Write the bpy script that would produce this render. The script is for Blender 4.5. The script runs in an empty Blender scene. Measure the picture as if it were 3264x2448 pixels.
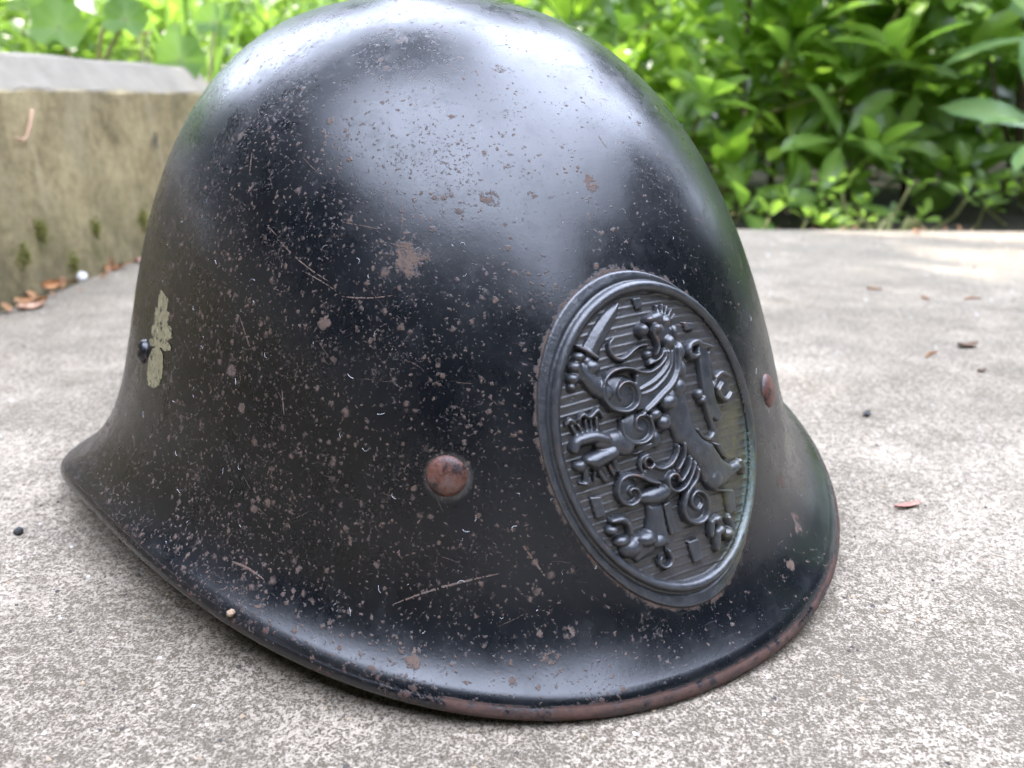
import bpy, bmesh, math, random
import numpy as np
from mathutils import Vector, Matrix, Euler

random.seed(7)
rng = np.random.default_rng(7)
scene = bpy.context.scene
COL = scene.collection
GZ = -0.0022                      # top of the concrete slab
SUN = Vector((-0.52, 0.47, 0.71)).normalized()

# ------------------------------------------------------------------ camera
cam_data = bpy.data.cameras.new("camera")
cam = bpy.data.objects.new("camera", cam_data)
COL.objects.link(cam)
cam_data.sensor_width = 36.0
cam_data.lens = 29.12
cam.location = (0, 0, 0.12865)
cam.rotation_euler = (math.radians(90 - 18.96), 0, 0)
cam_data.clip_start = 0.01
cam_data.clip_end = 200
cam_data.dof.use_dof = True
cam_data.dof.focus_distance = 0.205
cam_data.dof.aperture_fstop = 15.5
scene.camera = cam

# ------------------------------------------------------------------ sky, sun, exposure
world = bpy.data.worlds.new("World")
scene.world = world
world.use_nodes = True
wn = world.node_tree
wn.nodes.clear()
out = wn.nodes.new("ShaderNodeOutputWorld")
bg = wn.nodes.new("ShaderNodeBackground")
bg.inputs["Strength"].default_value = 0.1
sky = wn.nodes.new("ShaderNodeTexSky")
sky.sky_type = 'NISHITA'
sky.sun_disc = False
sky.sun_elevation = math.asin(SUN.z)
sky.sun_rotation = math.atan2(SUN.x, SUN.y)
tc = wn.nodes.new("ShaderNodeTexCoord")
cl = wn.nodes.new("ShaderNodeTexNoise")
cl.inputs["Scale"].default_value = 2.2
cl.inputs["Detail"].default_value = 6
cl.inputs["Roughness"].default_value = 0.55
rp = wn.nodes.new("ShaderNodeMapRange")
rp.inputs["From Min"].default_value = 0.27
rp.inputs["From Max"].default_value = 0.50
mx = wn.nodes.new("ShaderNodeMix")
mx.data_type = 'RGBA'
mx.inputs["B"].default_value = (32.5, 36.0, 46.0, 1)
wn.links.new(tc.outputs["Generated"], cl.inputs["Vector"])
wn.links.new(cl.outputs["Fac"], rp.inputs["Value"])
wn.links.new(rp.outputs["Result"], mx.inputs["Factor"])
wn.links.new(sky.outputs["Color"], mx.inputs["A"])
wn.links.new(mx.outputs["Result"], bg.inputs["Color"])
wn.links.new(bg.outputs["Background"], out.inputs["Surface"])

sun_data = bpy.data.lights.new("sun", 'SUN')
sun_data.energy = 4.3
sun_data.angle = math.radians(0.5)
sun_data.color = (1.0, 0.94, 0.84)
sun = bpy.data.objects.new("sun", sun_data)
COL.objects.link(sun)
sun.rotation_euler = SUN.to_track_quat('Z', 'Y').to_euler()
sun.location = SUN * 20

scene.view_settings.view_transform = 'Standard'
scene.view_settings.look = 'None'
scene.view_settings.gamma = 1.0
scene.view_settings.use_curve_mapping = False
scene.view_settings.exposure = 1.55
scene.render.engine = 'CYCLES'
scene.cycles.max_bounces = 8
scene.cycles.transparent_max_bounces = 8
scene.cycles.use_denoising = True

# ------------------------------------------------------------------ helpers
def setp(o, label=None, cat=None, group=None, kind=None):
    if label: o["label"] = label
    if cat: o["category"] = cat
    if group: o["group"] = group
    if kind: o["kind"] = kind
    return o

def empty(name, loc=(0, 0, 0)):
    o = bpy.data.objects.new(name, None)
    o.empty_display_size = 0.02
    COL.objects.link(o)
    o.location = loc
    return o

def link(name, me, mat=None, parent=None, smooth=True):
    o = bpy.data.objects.new(name, me)
    COL.objects.link(o)
    if mat and not me.materials:
        me.materials.append(mat)
    if parent: o.parent = parent
    if smooth:
        me.polygons.foreach_set("use_smooth", np.ones(len(me.polygons), dtype=bool))
    return o

def quad_mesh(name, V, Fq):
    """V (n,3) floats, Fq (m,k) ints with k = 3 or 4"""
    V = np.asarray(V, dtype=np.float32); Fq = np.asarray(Fq, dtype=np.int32)
    me = bpy.data.meshes.new(name)
    k = Fq.shape[1]; m = len(Fq)
    me.vertices.add(len(V)); me.vertices.foreach_set("co", V.ravel())
    me.loops.add(m * k); me.loops.foreach_set("vertex_index", Fq.ravel())
    me.polygons.add(m)
    me.polygons.foreach_set("loop_start", np.arange(0, m * k, k, dtype=np.int32))
    me.update(calc_edges=True); me.validate()
    return me

def grid_faces(nu, nv, wrap_u=False):
    i = np.arange(nu if wrap_u else nu - 1); j = np.arange(nv - 1)
    I, J = np.meshgrid(i, j, indexing='ij')
    I2 = (I + 1) % nu
    return np.stack([I * nv + J, I2 * nv + J, I2 * nv + J + 1, I * nv + J + 1], -1).reshape(-1, 4)

def attr(me, name, vals):
    a = me.attributes.new(name, 'FLOAT', 'POINT')
    a.data.foreach_set("value", np.asarray(vals, dtype=np.float32))

def tube(V, Fc, pts, radii, n=8):
    """append a tapered tube along pts to the lists V, Fc (quads)"""
    pts = [Vector(p) for p in pts]
    base = len(V)
    for i, p in enumerate(pts):
        t = (pts[min(i + 1, len(pts) - 1)] - pts[max(i - 1, 0)]).normalized()
        a = t.orthogonal().normalized() if i == 0 else (a - t * a.dot(t)).normalized()
        b = t.cross(a)
        for k in range(n):
            w = 2 * math.pi * k / n
            V.append(tuple(p + (a * math.cos(w) + b * math.sin(w)) * radii[i]))
    for i in range(len(pts) - 1):
        for k in range(n):
            k2 = (k + 1) % n
            Fc.append((base + i * n + k, base + i * n + k2, base + (i + 1) * n + k2, base + (i + 1) * n + k))
    for e, r0 in ((0, 1), (len(pts) - 1, 0)):
        c = len(V); V.append(tuple(pts[e]))
        for k in range(n):
            k2 = (k + 1) % n
            q = (base + e * n + k2, base + e * n + k, c, c) if r0 else (base + e * n + k, base + e * n + k2, c, c)
            Fc.append(q)

def tube_obj(name, strands, mat, parent=None, n=8):
    bm = bmesh.new(); V = []; Fc = []
    for pts, radii in strands: tube(V, Fc, pts, radii, n)
    vs = [bm.verts.new(v) for v in V]
    for f in Fc:
        f = list(dict.fromkeys(f))
        try: bm.faces.new([vs[i] for i in f])
        except ValueError: pass
    me = bpy.data.meshes.new(name); bm.to_mesh(me); bm.free()
    return link(name, me, mat, parent)

# ------------------------------------------------------------------ node shorthand
class NB:
    def __init__(s, name):
        s.m = bpy.data.materials.new(name); s.m.use_nodes = True
        s.t = s.m.node_tree; s.t.nodes.clear()
        s.o = s.t.nodes.new("ShaderNodeOutputMaterial")
    def n(s, typ, **kw):
        nd = s.t.nodes.new(typ)
        for k, v in kw.items(): setattr(nd, k, v)
        return nd
    def put(s, sock, v):
        if hasattr(v, "is_linked") or isinstance(v, bpy.types.NodeSocket): s.t.links.new(v, sock)
        elif v is not None:
            if sock.type == 'RGBA' and not isinstance(v, (int, float)): v = (*v[:3], 1)
            sock.default_value = v
    def math(s, op, a, b=None, c=None, clamp=False):
        nd = s.n("ShaderNodeMath", operation=op, use_clamp=clamp)
        s.put(nd.inputs[0], a)
        if b is not None: s.put(nd.inputs[1], b)
        if c is not None: s.put(nd.inputs[2], c)
        return nd.outputs[0]
    def vm(s, op, a, b=None, sc=None):
        nd = s.n("ShaderNodeVectorMath", operation=op)
        s.put(nd.inputs[0], a)
        if b is not None: s.put(nd.inputs[1], b)
        if sc is not None: s.put(nd.inputs["Scale"], sc)
        return nd.outputs["Value"] if op in ('LENGTH', 'DOT_PRODUCT', 'DISTANCE') else nd.outputs["Vector"]
    def obj(s): return s.n("ShaderNodeTexCoord").outputs["Object"]
    def pos(s): return s.n("ShaderNodeNewGeometry").outputs["Position"]
    def noise(s, vec, scale, detail=4, rough=0.55, dist=0.0):
        nd = s.n("ShaderNodeTexNoise")
        s.put(nd.inputs["Vector"], vec); nd.inputs["Scale"].default_value = scale
        nd.inputs["Detail"].default_value = detail; nd.inputs["Roughness"].default_value = rough
        nd.inputs["Distortion"].default_value = dist
        return nd.outputs["Fac"]
    def vor(s, vec, scale, feat='F1'):
        nd = s.n("ShaderNodeTexVoronoi", feature=feat)
        s.put(nd.inputs["Vector"], vec); nd.inputs["Scale"].default_value = scale
        return nd.outputs["Distance"]
    def rng(s, v, a, b, c=0.0, d=1.0, smooth=False):
        nd = s.n("ShaderNodeMapRange", interpolation_type='SMOOTHSTEP' if smooth else 'LINEAR')
        s.put(nd.inputs["Value"], v)
        for k, x in zip(("From Min", "From Max", "To Min", "To Max"), (a, b, c, d)): s.put(nd.inputs[k], x)
        return nd.outputs["Result"]
    def mix(s, f, a, b):
        nd = s.n("ShaderNodeMix", data_type='RGBA')
        s.put(nd.inputs["Factor"], f); s.put(nd.inputs["A"], a); s.put(nd.inputs["B"], b)
        return nd.outputs["Result"]
    def mixf(s, f, a, b):
        nd = s.n("ShaderNodeMix", data_type='FLOAT')
        s.put(nd.inputs["Factor"], f); s.put(nd.inputs["A"], a); s.put(nd.inputs["B"], b)
        return nd.outputs["Result"]
    def xyz(s, v):
        nd = s.n("ShaderNodeSeparateXYZ"); s.put(nd.inputs[0], v); return nd.outputs
    def scale(s, v, sx, sy, sz): return s.vm('MULTIPLY', v, (sx, sy, sz))
    def at(s, name): return s.n("ShaderNodeAttribute", attribute_name=name).outputs["Fac"]
    def bump(s, h, dist, strength=1.0, normal=None):
        nd = s.n("ShaderNodeBump"); s.put(nd.inputs["Height"], h)
        nd.inputs["Distance"].default_value = dist; nd.inputs["Strength"].default_value = strength
        if normal is not None: s.put(nd.inputs["Normal"], normal)
        return nd.outputs["Normal"]
    def bsdf(s, **kw):
        nd = s.n("ShaderNodeBsdfPrincipled")
        for k, v in kw.items(): s.put(nd.inputs[k.replace("_", " ")], v)
        return nd.outputs[0]
    def done(s, sh):
        s.t.links.new(sh, s.o.inputs["Surface"]); return s.m

# ------------------------------------------------------------------ materials
PLATE_C, PLATE_AX, PLATE_DIR = (0.9, 51.1), (39.4, 30.1), (0.221, -0.975)
RING_C, RING_AX, RING_DIR = (2.0, 51.5), (34.8, 27.9), (0.192, -0.981)

def rust_col(b, v):
    """rust colour with its own grain"""
    n = b.noise(v, 900, 5, 0.7)
    c = b.mix(n, (0.046, 0.030, 0.023), (0.172, 0.112, 0.084))
    n2 = b.noise(v, 140, 3)
    return b.mix(b.rng(n2, 0.4, 0.7), c, (0.122, 0.090, 0.074))

def mat_shell():
    b = NB("black_helmet_paint"); v = b.obj(); X = b.xyz(v)
    big = b.noise(v, 22, 3)
    mid = b.noise(v, 70, 4)
    # density of the rust specks: heavy on the wearer's right flank, light near the badge
    side = b.rng(X[1], 0.01, -0.085, 0.0, 1.0)
    dens = b.math('MULTIPLY', side, b.rng(X[2], 0.155, 0.11, 0.03, 0.072))
    jag = b.vm('ADD', v, b.vm('SCALE', b.vm('SUBTRACT', b.nvec(v, 900), (0.5, 0.5, 0.5)), sc=0.0017))
    clump = b.rng(b.noise(v, 95, 3, 0.6), 0.3, 0.7, -0.34, 0.34)
    m = None
    for sc, base, rad, off in ((290, -0.10, 0.36, (0, 0, 0)), (520, 0.12, 0.42, (1.3, 0.4, 2.2)), (1000, 0.24, 0.44, (3.1, 1.7, 0.4))):
        vd = b.n("ShaderNodeTexVoronoi", feature='F1')
        b.put(vd.inputs["Vector"], b.vm('ADD', jag, off)); vd.inputs["Scale"].default_value = sc
        cx = b.n("ShaderNodeSeparateColor"); b.t.links.new(vd.outputs["Color"], cx.inputs[0])
        keep = b.math('ADD', b.math('MULTIPLY', dens, 6.5), b.math('ADD', clump, base - 0.12))
        on = b.math('LESS_THAN', cx.outputs[0], keep)
        r_ = b.math('MULTIPLY', b.math('ADD', b.math('POWER', cx.outputs[1], 1.6), 0.22), rad * 0.8)
        k = b.math('MULTIPLY', b.rng(b.math('SUBTRACT', r_, vd.outputs["Distance"]), -0.08, 0.14), on)
        m = k if m is None else b.math('MAXIMUM', m, k)
    m = b.math('MULTIPLY', m, b.rng(b.noise(v, 180, 3), 0.3, 0.6, 0.55, 1.0))
    # fine pitting, gathered in drifts on the flank and crown
    pit = b.noise(jag, 1250, 3, 0.6)
    drift = b.math('ADD', b.math('MULTIPLY', b.rng(b.noise(v, 55, 4, 0.65), 0.40, 0.66), b.rng(X[1], 0.0, -0.07, 0.25, 1.0)), b.rng(b.noise(v, 30, 3), 0.55, 0.75, 0.0, 0.5))
    pth = b.math('SUBTRACT', 0.70, b.math('MULTIPLY', drift, 0.155))
    m = b.math('MAXIMUM', m, b.math('MULTIPLY', b.rng(pit, pth, b.math('ADD', pth, 0.07)), 0.62))
    # rubbed-through patches
    grain = b.noise(v, 520, 6, 0.7)
    nv = b.vm('SUBTRACT', b.nvec(v, 160), (0.5, 0.5, 0.5))
    for (px, py, pz), r, s in PATCHES:
        d = b.vm('DISTANCE', b.vm('ADD', v, b.vm('SCALE', nv, sc=r * 0.9)), (px / 1e3, py / 1e3, pz / 1e3))
        k = b.rng(d, r, r * 0.35, 0.0, s)
        m = b.math('MAXIMUM', m, b.rng(b.math('ADD', k, grain), 0.98, 1.12))
    # worn rim
    rim = b.at("rim")
    front = b.rng(b.math('ADD', X[0], b.math('MULTIPLY', X[1], 0.25)), 0.105, 0.14, 0.12, 1.0)
    rr = b.rng(rim, 7.0, 3.2, 0.0, 1.0)
    rk = b.math('ADD', b.math('MULTIPLY', b.math('MULTIPLY', rr, front), 0.38), b.noise(v, 210, 6, 0.7))
    m = b.math('MAXIMUM', m, b.rng(rk, 0.78, 0.92))
    edge = b.math('MULTIPLY', b.rng(rim, 0.5, 0.1), b.rng(X[0], 0.13, 0.08))
    m = b.math('MAXIMUM', m, b.math('MULTIPLY', edge, 0.9))
    # rust creeping out from under the badge edge
    e = ellipse_node(b, X, PLATE_C, PLATE_AX, PLATE_DIR)
    halo = b.math('MULTIPLY', b.rng(e, 1.07, 1.0), b.rng(X[0], 0.1, 0.11))
    hk = b.math('ADD', b.math('MULTIPLY', halo, 0.375), b.noise(v, 360, 6, 0.7))
    m = b.math('MAXIMUM', m, b.math('MULTIPLY', b.rng(hk, 0.78, 0.92), 0.9))
    rust = b.mix(b.math('MULTIPLY', b.rng(rim, 8.0, 5.5), 0.75), rust_col(b, v), b.mix(b.noise(v, 500, 5, 0.7), (0.012, 0.009, 0.008), (0.110, 0.052, 0.039)))
    # brown dulled film where the paint has gone matt
    film = b.math('MULTIPLY', b.rng(big, 0.48, 0.75), b.rng(X[1], 0.0, -0.09, 0.15, 1.0))
    paint = b.mix(film, (0.0030, 0.0038, 0.0056), (0.0040, 0.0036, 0.0036))
    algae = b.math('MULTIPLY', b.rng(X[1], 0.02, 0.06), b.rng(b.noise(v, 60, 4), 0.42, 0.62))
    paint = b.mix(b.math('MULTIPLY', algae, 0.6), paint, (0.020, 0.026, 0.016))
    rv = b.math('MINIMUM', b.vm('DISTANCE', v, (0.1341, -0.0497, 0.0491)), b.vm('DISTANCE', v, (0.1349, 0.0473, 0.0510)))
    collar = b.math('MULTIPLY', b.rng(rv, 0.0062, 0.0048), b.rng(b.noise(v, 600, 4, 0.7), 0.3, 0.65, 0.15, 0.9))
    paint = b.mix(collar, paint, (0.085, 0.075, 0.068))
    dust = b.rng(b.noise(v, 2600, 2, 0.5), 0.765, 0.79)
    col = b.mix(m, paint, rust)
    col = b.mix(b.math('MULTIPLY', dust, 0.7), col, (0.45, 0.45, 0.44))
    hair = None
    for sx, sy, sz, a in ((60, 900, 900, 0.0), (900, 90, 700, 3.0), (700, 800, 70, 6.0)):
        hh = b.rng(b.noise(b.vm('ADD', b.scale(v, sx, sy, sz), (a, a, a)), 1.0, 2, 0.5), 0.70, 0.74)
        hair = hh if hair is None else b.math('MAXIMUM', hair, hh)
    ro = b.math('ADD', b.rng(b.noise(v, 45, 5, 0.65), 0.3, 0.7, 0.21, 0.36), b.math('MULTIPLY', b.rng(b.noise(v, 130, 5, 0.7), 0.5, 0.75), 0.12))
    ro = b.math('ADD', ro, b.math('MULTIPLY', hair, 0.18))
    rough = b.mixf(m, ro, 0.85)
    fine = b.noise(v, 1500, 3, 0.6)
    h = b.math('ADD', b.math('MULTIPLY', fine, 0.10), b.math('MULTIPLY', m, 0.45))
    h = b.math('ADD', h, b.math('MULTIPLY', mid, 0.5))
    h = b.math('ADD', h, b.math('MULTIPLY', b.noise(v, 26, 2), 1.6))
    nm = b.bump(h, 0.0003, 0.55)
    return b.done(b.bsdf(Base_Color=col, Roughness=rough, Normal=nm, IOR=b.mixf(m, 1.58, 1.3)))

def nvec(s, v, scale):
    nd = s.n("ShaderNodeTexNoise"); s.put(nd.inputs["Vector"], v); nd.inputs["Scale"].default_value = scale
    nd.inputs["Detail"].default_value = 3
    return nd.outputs["Color"]
NB.nvec = nvec

def ellipse_node(b, X, c, ax, dr):
    L = math.hypot(*dr); ux, uy = dr[0] / L, dr[1] / L
    dy = b.math('SUBTRACT', X[1], c[0] / 1e3); dz = b.math('SUBTRACT', X[2], c[1] / 1e3)
    p = b.math('DIVIDE', b.math('ADD', b.math('MULTIPLY', dy, ux), b.math('MULTIPLY', dz, uy)), ax[0] / 1e3)
    q = b.math('DIVIDE', b.math('SUBTRACT', b.math('MULTIPLY', dz, ux), b.math('MULTIPLY', dy, uy)), ax[1] / 1e3)
    return b.math('SQRT', b.math('ADD', b.math('MULTIPLY', p, p), b.math('MULTIPLY', q, q)))

PATCHES = [((113.6, -46.6, 94.9), 0.0085, 0.60), ((110.0, -43.0, 97.5), 0.006, 0.56), ((103.2, -65.5, 80.2), 0.003, 0.66), ((142.7, 46.1, 27.3), 0.006, 0.58),
           ((146.6, 50.6, 15.0), 0.0075, 0.55), ((155.1, -30.7, 14.5), 0.0038, 0.56), ((155.7, -36.0, 10.6), 0.0055, 0.50),
           ((158.5, -12.0, 11.0), 0.012, 0.42), ((87.3, -83.8, 57.8), 0.0028, 0.66), ((80.6, -84.3, 65.8), 0.0036, 0.62),
           ((116.6, -27.5, 107.1), 0.005, 0.52), ((120.7, -2.3, 108.7), 0.0045, 0.56), ((93.3, -11.9, 135.6), 0.0045, 0.52),
           ((71.1, -28.6, 144.4), 0.005, 0.5), ((155.2, 38.7, 10.0), 0.0035, 0.62), ((131.0, -48.0, 63.0), 0.004, 0.48), ((142.0, -63.7, 10.0), 0.0032, 0.66)]
SCRATCHES = [((79.3, -70.5, 100.3), (83.2, -69.4, 98.5), 0.5), ((83.5, -69.5, 97.9), (101.3, -62.4, 89.3), 0.45), ((104.9, -61, 86.5), (114, -51.8, 87.3), 0.5),
             ((93.9, -66.7, 91.3), (103.6, -61.6, 87.4), 0.4), ((79.6, -80.1, 78.8), (86.3, -79.6, 71.4), 0.5), ((97.7, -75.8, 64.3), (100, -76.5, 58.1), 0.6),
             ((97.7, -57.2, 102.4), (105.4, -50.9, 101.1), 0.35), ((133.8, -64.5, 20.5), (144.7, -42, 27.6), 0.75), ((98.9, -93.5, 22.7), (108.7, -88, 21), 1.0),
             ((145.1, -36.7, 33.3), (149.1, -33.1, 25.9), 0.8), ((105.8, -44.8, 107.5), (109.3, -47, 100.7), 0.35), ((122.9, 26.1, 98.8), (121.6, 33.5, 95.6), 0.35),
             ((111.6, 5.1, 119.8), (114.4, 6, 116.6), 0.4), ((36.2, -93.1, 77.4), (40, -93, 72.0), 0.5), ((102.2, -66.4, 80.1), (103.7, -64.1, 82.3), 1.3),
             ((140.6, -62.7, 12.9), (143.4, -64.8, 8.1), 1.4), ((61, -68.4, 117.1), (64.8, -70.5, 111.6), 0.5), ((154.9, -30.6, 14.9), (156.6, -29.2, 12.4), 1.2)]

def mat_badge(name, worn=0.5, verdigris=True):
    b = NB(name); v = b.obj(); X = b.xyz(v)
    n = b.noise(v, 420, 6, 0.65)
    col = b.mix(b.rng(n, 0.35, 0.7), (0.0168, 0.0192, 0.0232), (0.0416, 0.0448, 0.0496))
    dustn = b.rng(b.noise(v, 160, 5, 0.7), 0.40, 0.75)
    up = b.rng(b.xyz(b.n("ShaderNodeNewGeometry").outputs["Normal"])[2], 0.1, 0.9)
    # dust and polished-off paint sit on proud edges / in corners (curvature of the metal itself)
    pt = b.n("ShaderNodeNewGeometry").outputs["Pointiness"]
    proud = b.rng(pt, 0.515, 0.56)
    deep = b.rng(pt, 0.485, 0.44)
    col = b.mix(b.math('MULTIPLY', proud, 0.55), col, (0.0600, 0.0568, 0.0544))
    col = b.mix(b.math('MULTIPLY', b.math('MULTIPLY', deep, dustn), 0.7), col, (0.0840, 0.0736, 0.0544))
    if name == 'blackened_brass':
        ef = ellipse_node(b, X, RING_C, RING_AX, RING_DIR)
        col = b.mix(b.math('MULTIPLY', b.rng(ef, 0.99, 0.95), b.rng(b.noise(v, 300, 5, 0.7), 0.3, 0.6, 0.25, 0.8)), col, (0.0480, 0.0424, 0.0368))
    red = b.math('MULTIPLY', b.rng(b.noise(v, 230, 5, 0.7), 0.56, 0.70), b.math('MULTIPLY', proud, worn))
    col = b.mix(red, col, (0.1360, 0.0520, 0.0280))
    if verdigris:
        g = b.math('MULTIPLY', b.rng(X[1], 0.008, 0.024), b.math('MULTIPLY', b.rng(X[2], 0.066, 0.046), b.rng(b.noise(v, 260, 6, 0.75), 0.40, 0.60)))
        gc = b.mix(b.rng(b.noise(v, 500, 3), 0.4, 0.65), (0.0800, 0.0840, 0.0240), (0.1280, 0.1040, 0.0280))
        col = b.mix(b.math('MULTIPLY', g, 0.7), col, gc)
        e = ellipse_node(b, X, RING_C, RING_AX, RING_DIR)
        k = b.math('MULTIPLY', b.rng(b.math('ABSOLUTE', b.math('SUBTRACT', e, 0.965)), 0.05, 0.02), b.math('MULTIPLY', b.rng(X[1], 0.014, 0.024), b.rng(X[2], 0.052, 0.043)))
        col = b.mix(b.math('MULTIPLY', k, b.rng(b.noise(v, 900, 4, 0.7), 0.35, 0.6)), col, (0.1040, 0.1480, 0.1320))
    speck = b.rng(b.noise(v, 2300, 2, 0.5), 0.70, 0.73)
    col = b.mix(b.math('MULTIPLY', speck, 0.6), col, (0.3200, 0.3040, 0.2720))
    h = b.math('ADD', b.math('MULTIPLY', b.noise(v, 1300, 3, 0.6), 0.6), b.noise(v, 420, 4, 0.6))
    nm = b.bump(h, 0.00022, 0.5)
    rough = b.rng(n, 0.3, 0.7, 0.30, 0.46)
    return b.done(b.bsdf(Base_Color=col, Roughness=rough, Normal=nm, IOR=1.7))

def mat_rust():
    b = NB("rusty_rivet"); v = b.obj()
    n = b.noise(v, 700, 6, 0.7)
    col = b.mix(b.rng(n, 0.3, 0.7), (0.0440, 0.0192, 0.0144), (0.1680, 0.0680, 0.0464))
    col = b.mix(b.rng(b.noise(v, 300, 5, 0.7), 0.52, 0.66), col, (0.1200, 0.0760, 0.0640))
    col = b.mix(b.math('MULTIPLY', b.rng(b.noise(b.vm('ADD', v, (2, 5, 1)), 260, 6, 0.75), 0.53, 0.60), 0.85), col, (0.0112, 0.0088, 0.0088))
    return b.done(b.bsdf(Base_Color=col, Roughness=0.42, Normal=b.bump(n, 0.0003, 0.6), IOR=1.45))

def mat_decal():
    b = NB("faded_gold_paint"); v = b.obj()
    n = b.noise(v, 420, 5, 0.6)
    col = b.mix(b.rng(n, 0.3, 0.7), (0.1716, 0.1482, 0.0780), (0.2808, 0.2496, 0.1482))
    chips = b.rng(b.noise(v, 620, 6, 0.74), 0.545, 0.58)
    col = b.mix(chips, col, (0.0125, 0.0109, 0.0101))
    return b.done(b.bsdf(Base_Color=col, Roughness=0.6))

def mat_slab():
    b = NB("weathered_concrete"); v = b.pos()
    vv = b.scale(v, 1, 1, 1)
    big = b.noise(vv, 6.0, 4, 0.6)
    midn = b.noise(vv, 28, 5, 0.65)
    thr = b.math('ADD', 0.485, b.math('ADD', b.math('MULTIPLY', b.math('SUBTRACT', big, 0.5), 0.15), b.math('MULTIPLY', b.math('SUBTRACT', midn, 0.5), 0.20)))
    Y = b.xyz(v)[1]
    thr = b.math('ADD', thr, b.rng(Y, 0.25, 0.6, 0.0, 0.02))          # more grime towards the planting
    gr = b.math('ADD', b.math('MULTIPLY', b.noise(vv, 1500, 4, 0.75), 0.66), b.math('MULTIPLY', b.noise(vv, 420, 4, 0.65), 0.34))
    white = b.rng(gr, b.math('SUBTRACT', thr, 0.055), b.math('ADD', thr, 0.055))
    dirt = b.mix(b.noise(vv, 900, 3), (0.0918, 0.0694, 0.0449), (0.1802, 0.1428, 0.0986))
    dirt = b.mix(b.rng(midn, 0.45, 0.72), dirt, (0.1530, 0.1292, 0.0952))
    lime = b.mix(b.noise(vv, 1500, 2), (0.285, 0.236, 0.175), (0.505, 0.432, 0.335))
    col = b.mix(white, dirt, lime)
    stain = b.rng(b.noise(b.vm('ADD', vv, (7, 1, 0)), 11, 6, 0.68), 0.50, 0.72)
    col = b.mix(b.math('MULTIPLY', stain, 0.45), col, (0.1190, 0.0966, 0.0646))
    blot = b.rng(b.noise(b.vm('ADD', vv, (4, 2, 0)), 40, 5, 0.65), 0.56, 0.74)
    col = b.mix(b.math('MULTIPLY', blot, 0.6), col, (0.1292, 0.1054, 0.0680))
    green = b.math('MULTIPLY', b.rng(Y, 0.35, 0.75), b.rng(b.noise(vv, 14, 4), 0.35, 0.7))
    col = b.mix(b.math('MULTIPLY', green, 0.35), col, (0.2040, 0.1938, 0.1530))
    dk = b.rng(b.vor(b.vm('ADD', vv, b.vm('SCALE', b.nvec(vv, 300), sc=0.004)), 105), 0.085, 0.06)
    dk = b.math('MULTIPLY', dk, b.rng(b.noise(vv, 40, 2), 0.52, 0.6))
    col = b.mix(b.math('MULTIPLY', dk, 0.75), col, (0.0578, 0.0558, 0.0578))
    h = b.math('ADD', b.math('MULTIPLY', white, 0.55), b.math('MULTIPLY', b.noise(vv, 1400, 4, 0.7), 0.7))
    nm = b.bump(h, 0.0007, 0.8)
    return b.done(b.bsdf(Base_Color=col, Roughness=0.9, Normal=nm, IOR=1.4))

def mat_wall():
    b = NB("algae_stained_concrete"); v = b.pos(); Z = b.xyz(v)[2]
    warp = b.vm('ADD', v, b.vm('SCALE', b.vm('SUBTRACT', b.nvec(v, 30), (0.5, 0.5, 0.5)), sc=0.03))
    st = b.noise(b.scale(warp, 1, 30, 11), 1.0, 6, 0.68, 0.6)
    bl = b.noise(v, 16, 6, 0.7)
    sp = b.noise(v, 130, 5, 0.7)
    col = b.mix(b.rng(b.math('ADD', b.math('MULTIPLY', bl, 0.6), b.math('MULTIPLY', sp, 0.4)), 0.40, 0.60), (0.155, 0.118, 0.052), (0.37, 0.295, 0.155))
    col = b.mix(b.math('MULTIPLY', b.rng(st, 0.52, 0.74), 0.6), col, (0.44, 0.365, 0.225))
    col = b.mix(b.math('MULTIPLY', b.rng(st, 0.46, 0.30), 0.5), col, (0.1044, 0.0828, 0.0418))
    Yw = b.xyz(v)[1]
    col = b.mix(b.math('MULTIPLY', b.rng(b.noise(v, 9, 4), 0.42, 0.62), b.rng(Yw, 0.75, 0.5, 0.0, 0.55)), col, (0.0900, 0.0828, 0.0432))
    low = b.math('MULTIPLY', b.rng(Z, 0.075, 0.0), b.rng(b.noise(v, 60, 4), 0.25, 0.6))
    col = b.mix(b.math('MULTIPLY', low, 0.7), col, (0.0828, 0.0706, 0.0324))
    moss = b.math('MULTIPLY', b.rng(Z, 0.075, 0.015), b.rng(b.noise(v, 55, 6, 0.7), 0.50, 0.66))
    col = b.mix(b.math('MULTIPLY', moss, 0.65), col, (0.0864, 0.0900, 0.0158))
    # cleaner coping concrete; skylight on its slope is put into the pale tone
    edge = b.math('ADD', Z, b.math('MULTIPLY', b.math('SUBTRACT', b.noise(v, 45, 4), 0.5), 0.008))
    cap = b.rng(edge, 0.1335, 0.1365)
    pale = b.mix(b.noise(v, 42, 5, 0.65), (0.150, 0.130, 0.098), (0.29, 0.255, 0.20))
    col = b.mix(cap, col, pale)
    h = b.math('ADD', b.noise(v, 200, 5, 0.7), bl)
    return b.done(b.bsdf(Base_Color=col, Roughness=0.92, Normal=b.bump(h, 0.002, 0.6)))

def mat_soil():
    b = NB("leaf_litter_soil"); v = b.pos()
    n = b.noise(v, 22, 6, 0.7)
    col = b.mix(b.rng(n, 0.35, 0.7), (0.010, 0.008, 0.005), (0.035, 0.025, 0.015))
    col = b.mix(b.rng(b.noise(v, 60, 3), 0.58, 0.66), col, (0.09, 0.055, 0.028))
    return b.done(b.bsdf(Base_Color=col, Roughness=0.95, Normal=b.bump(n, 0.02, 0.8)))

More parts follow.
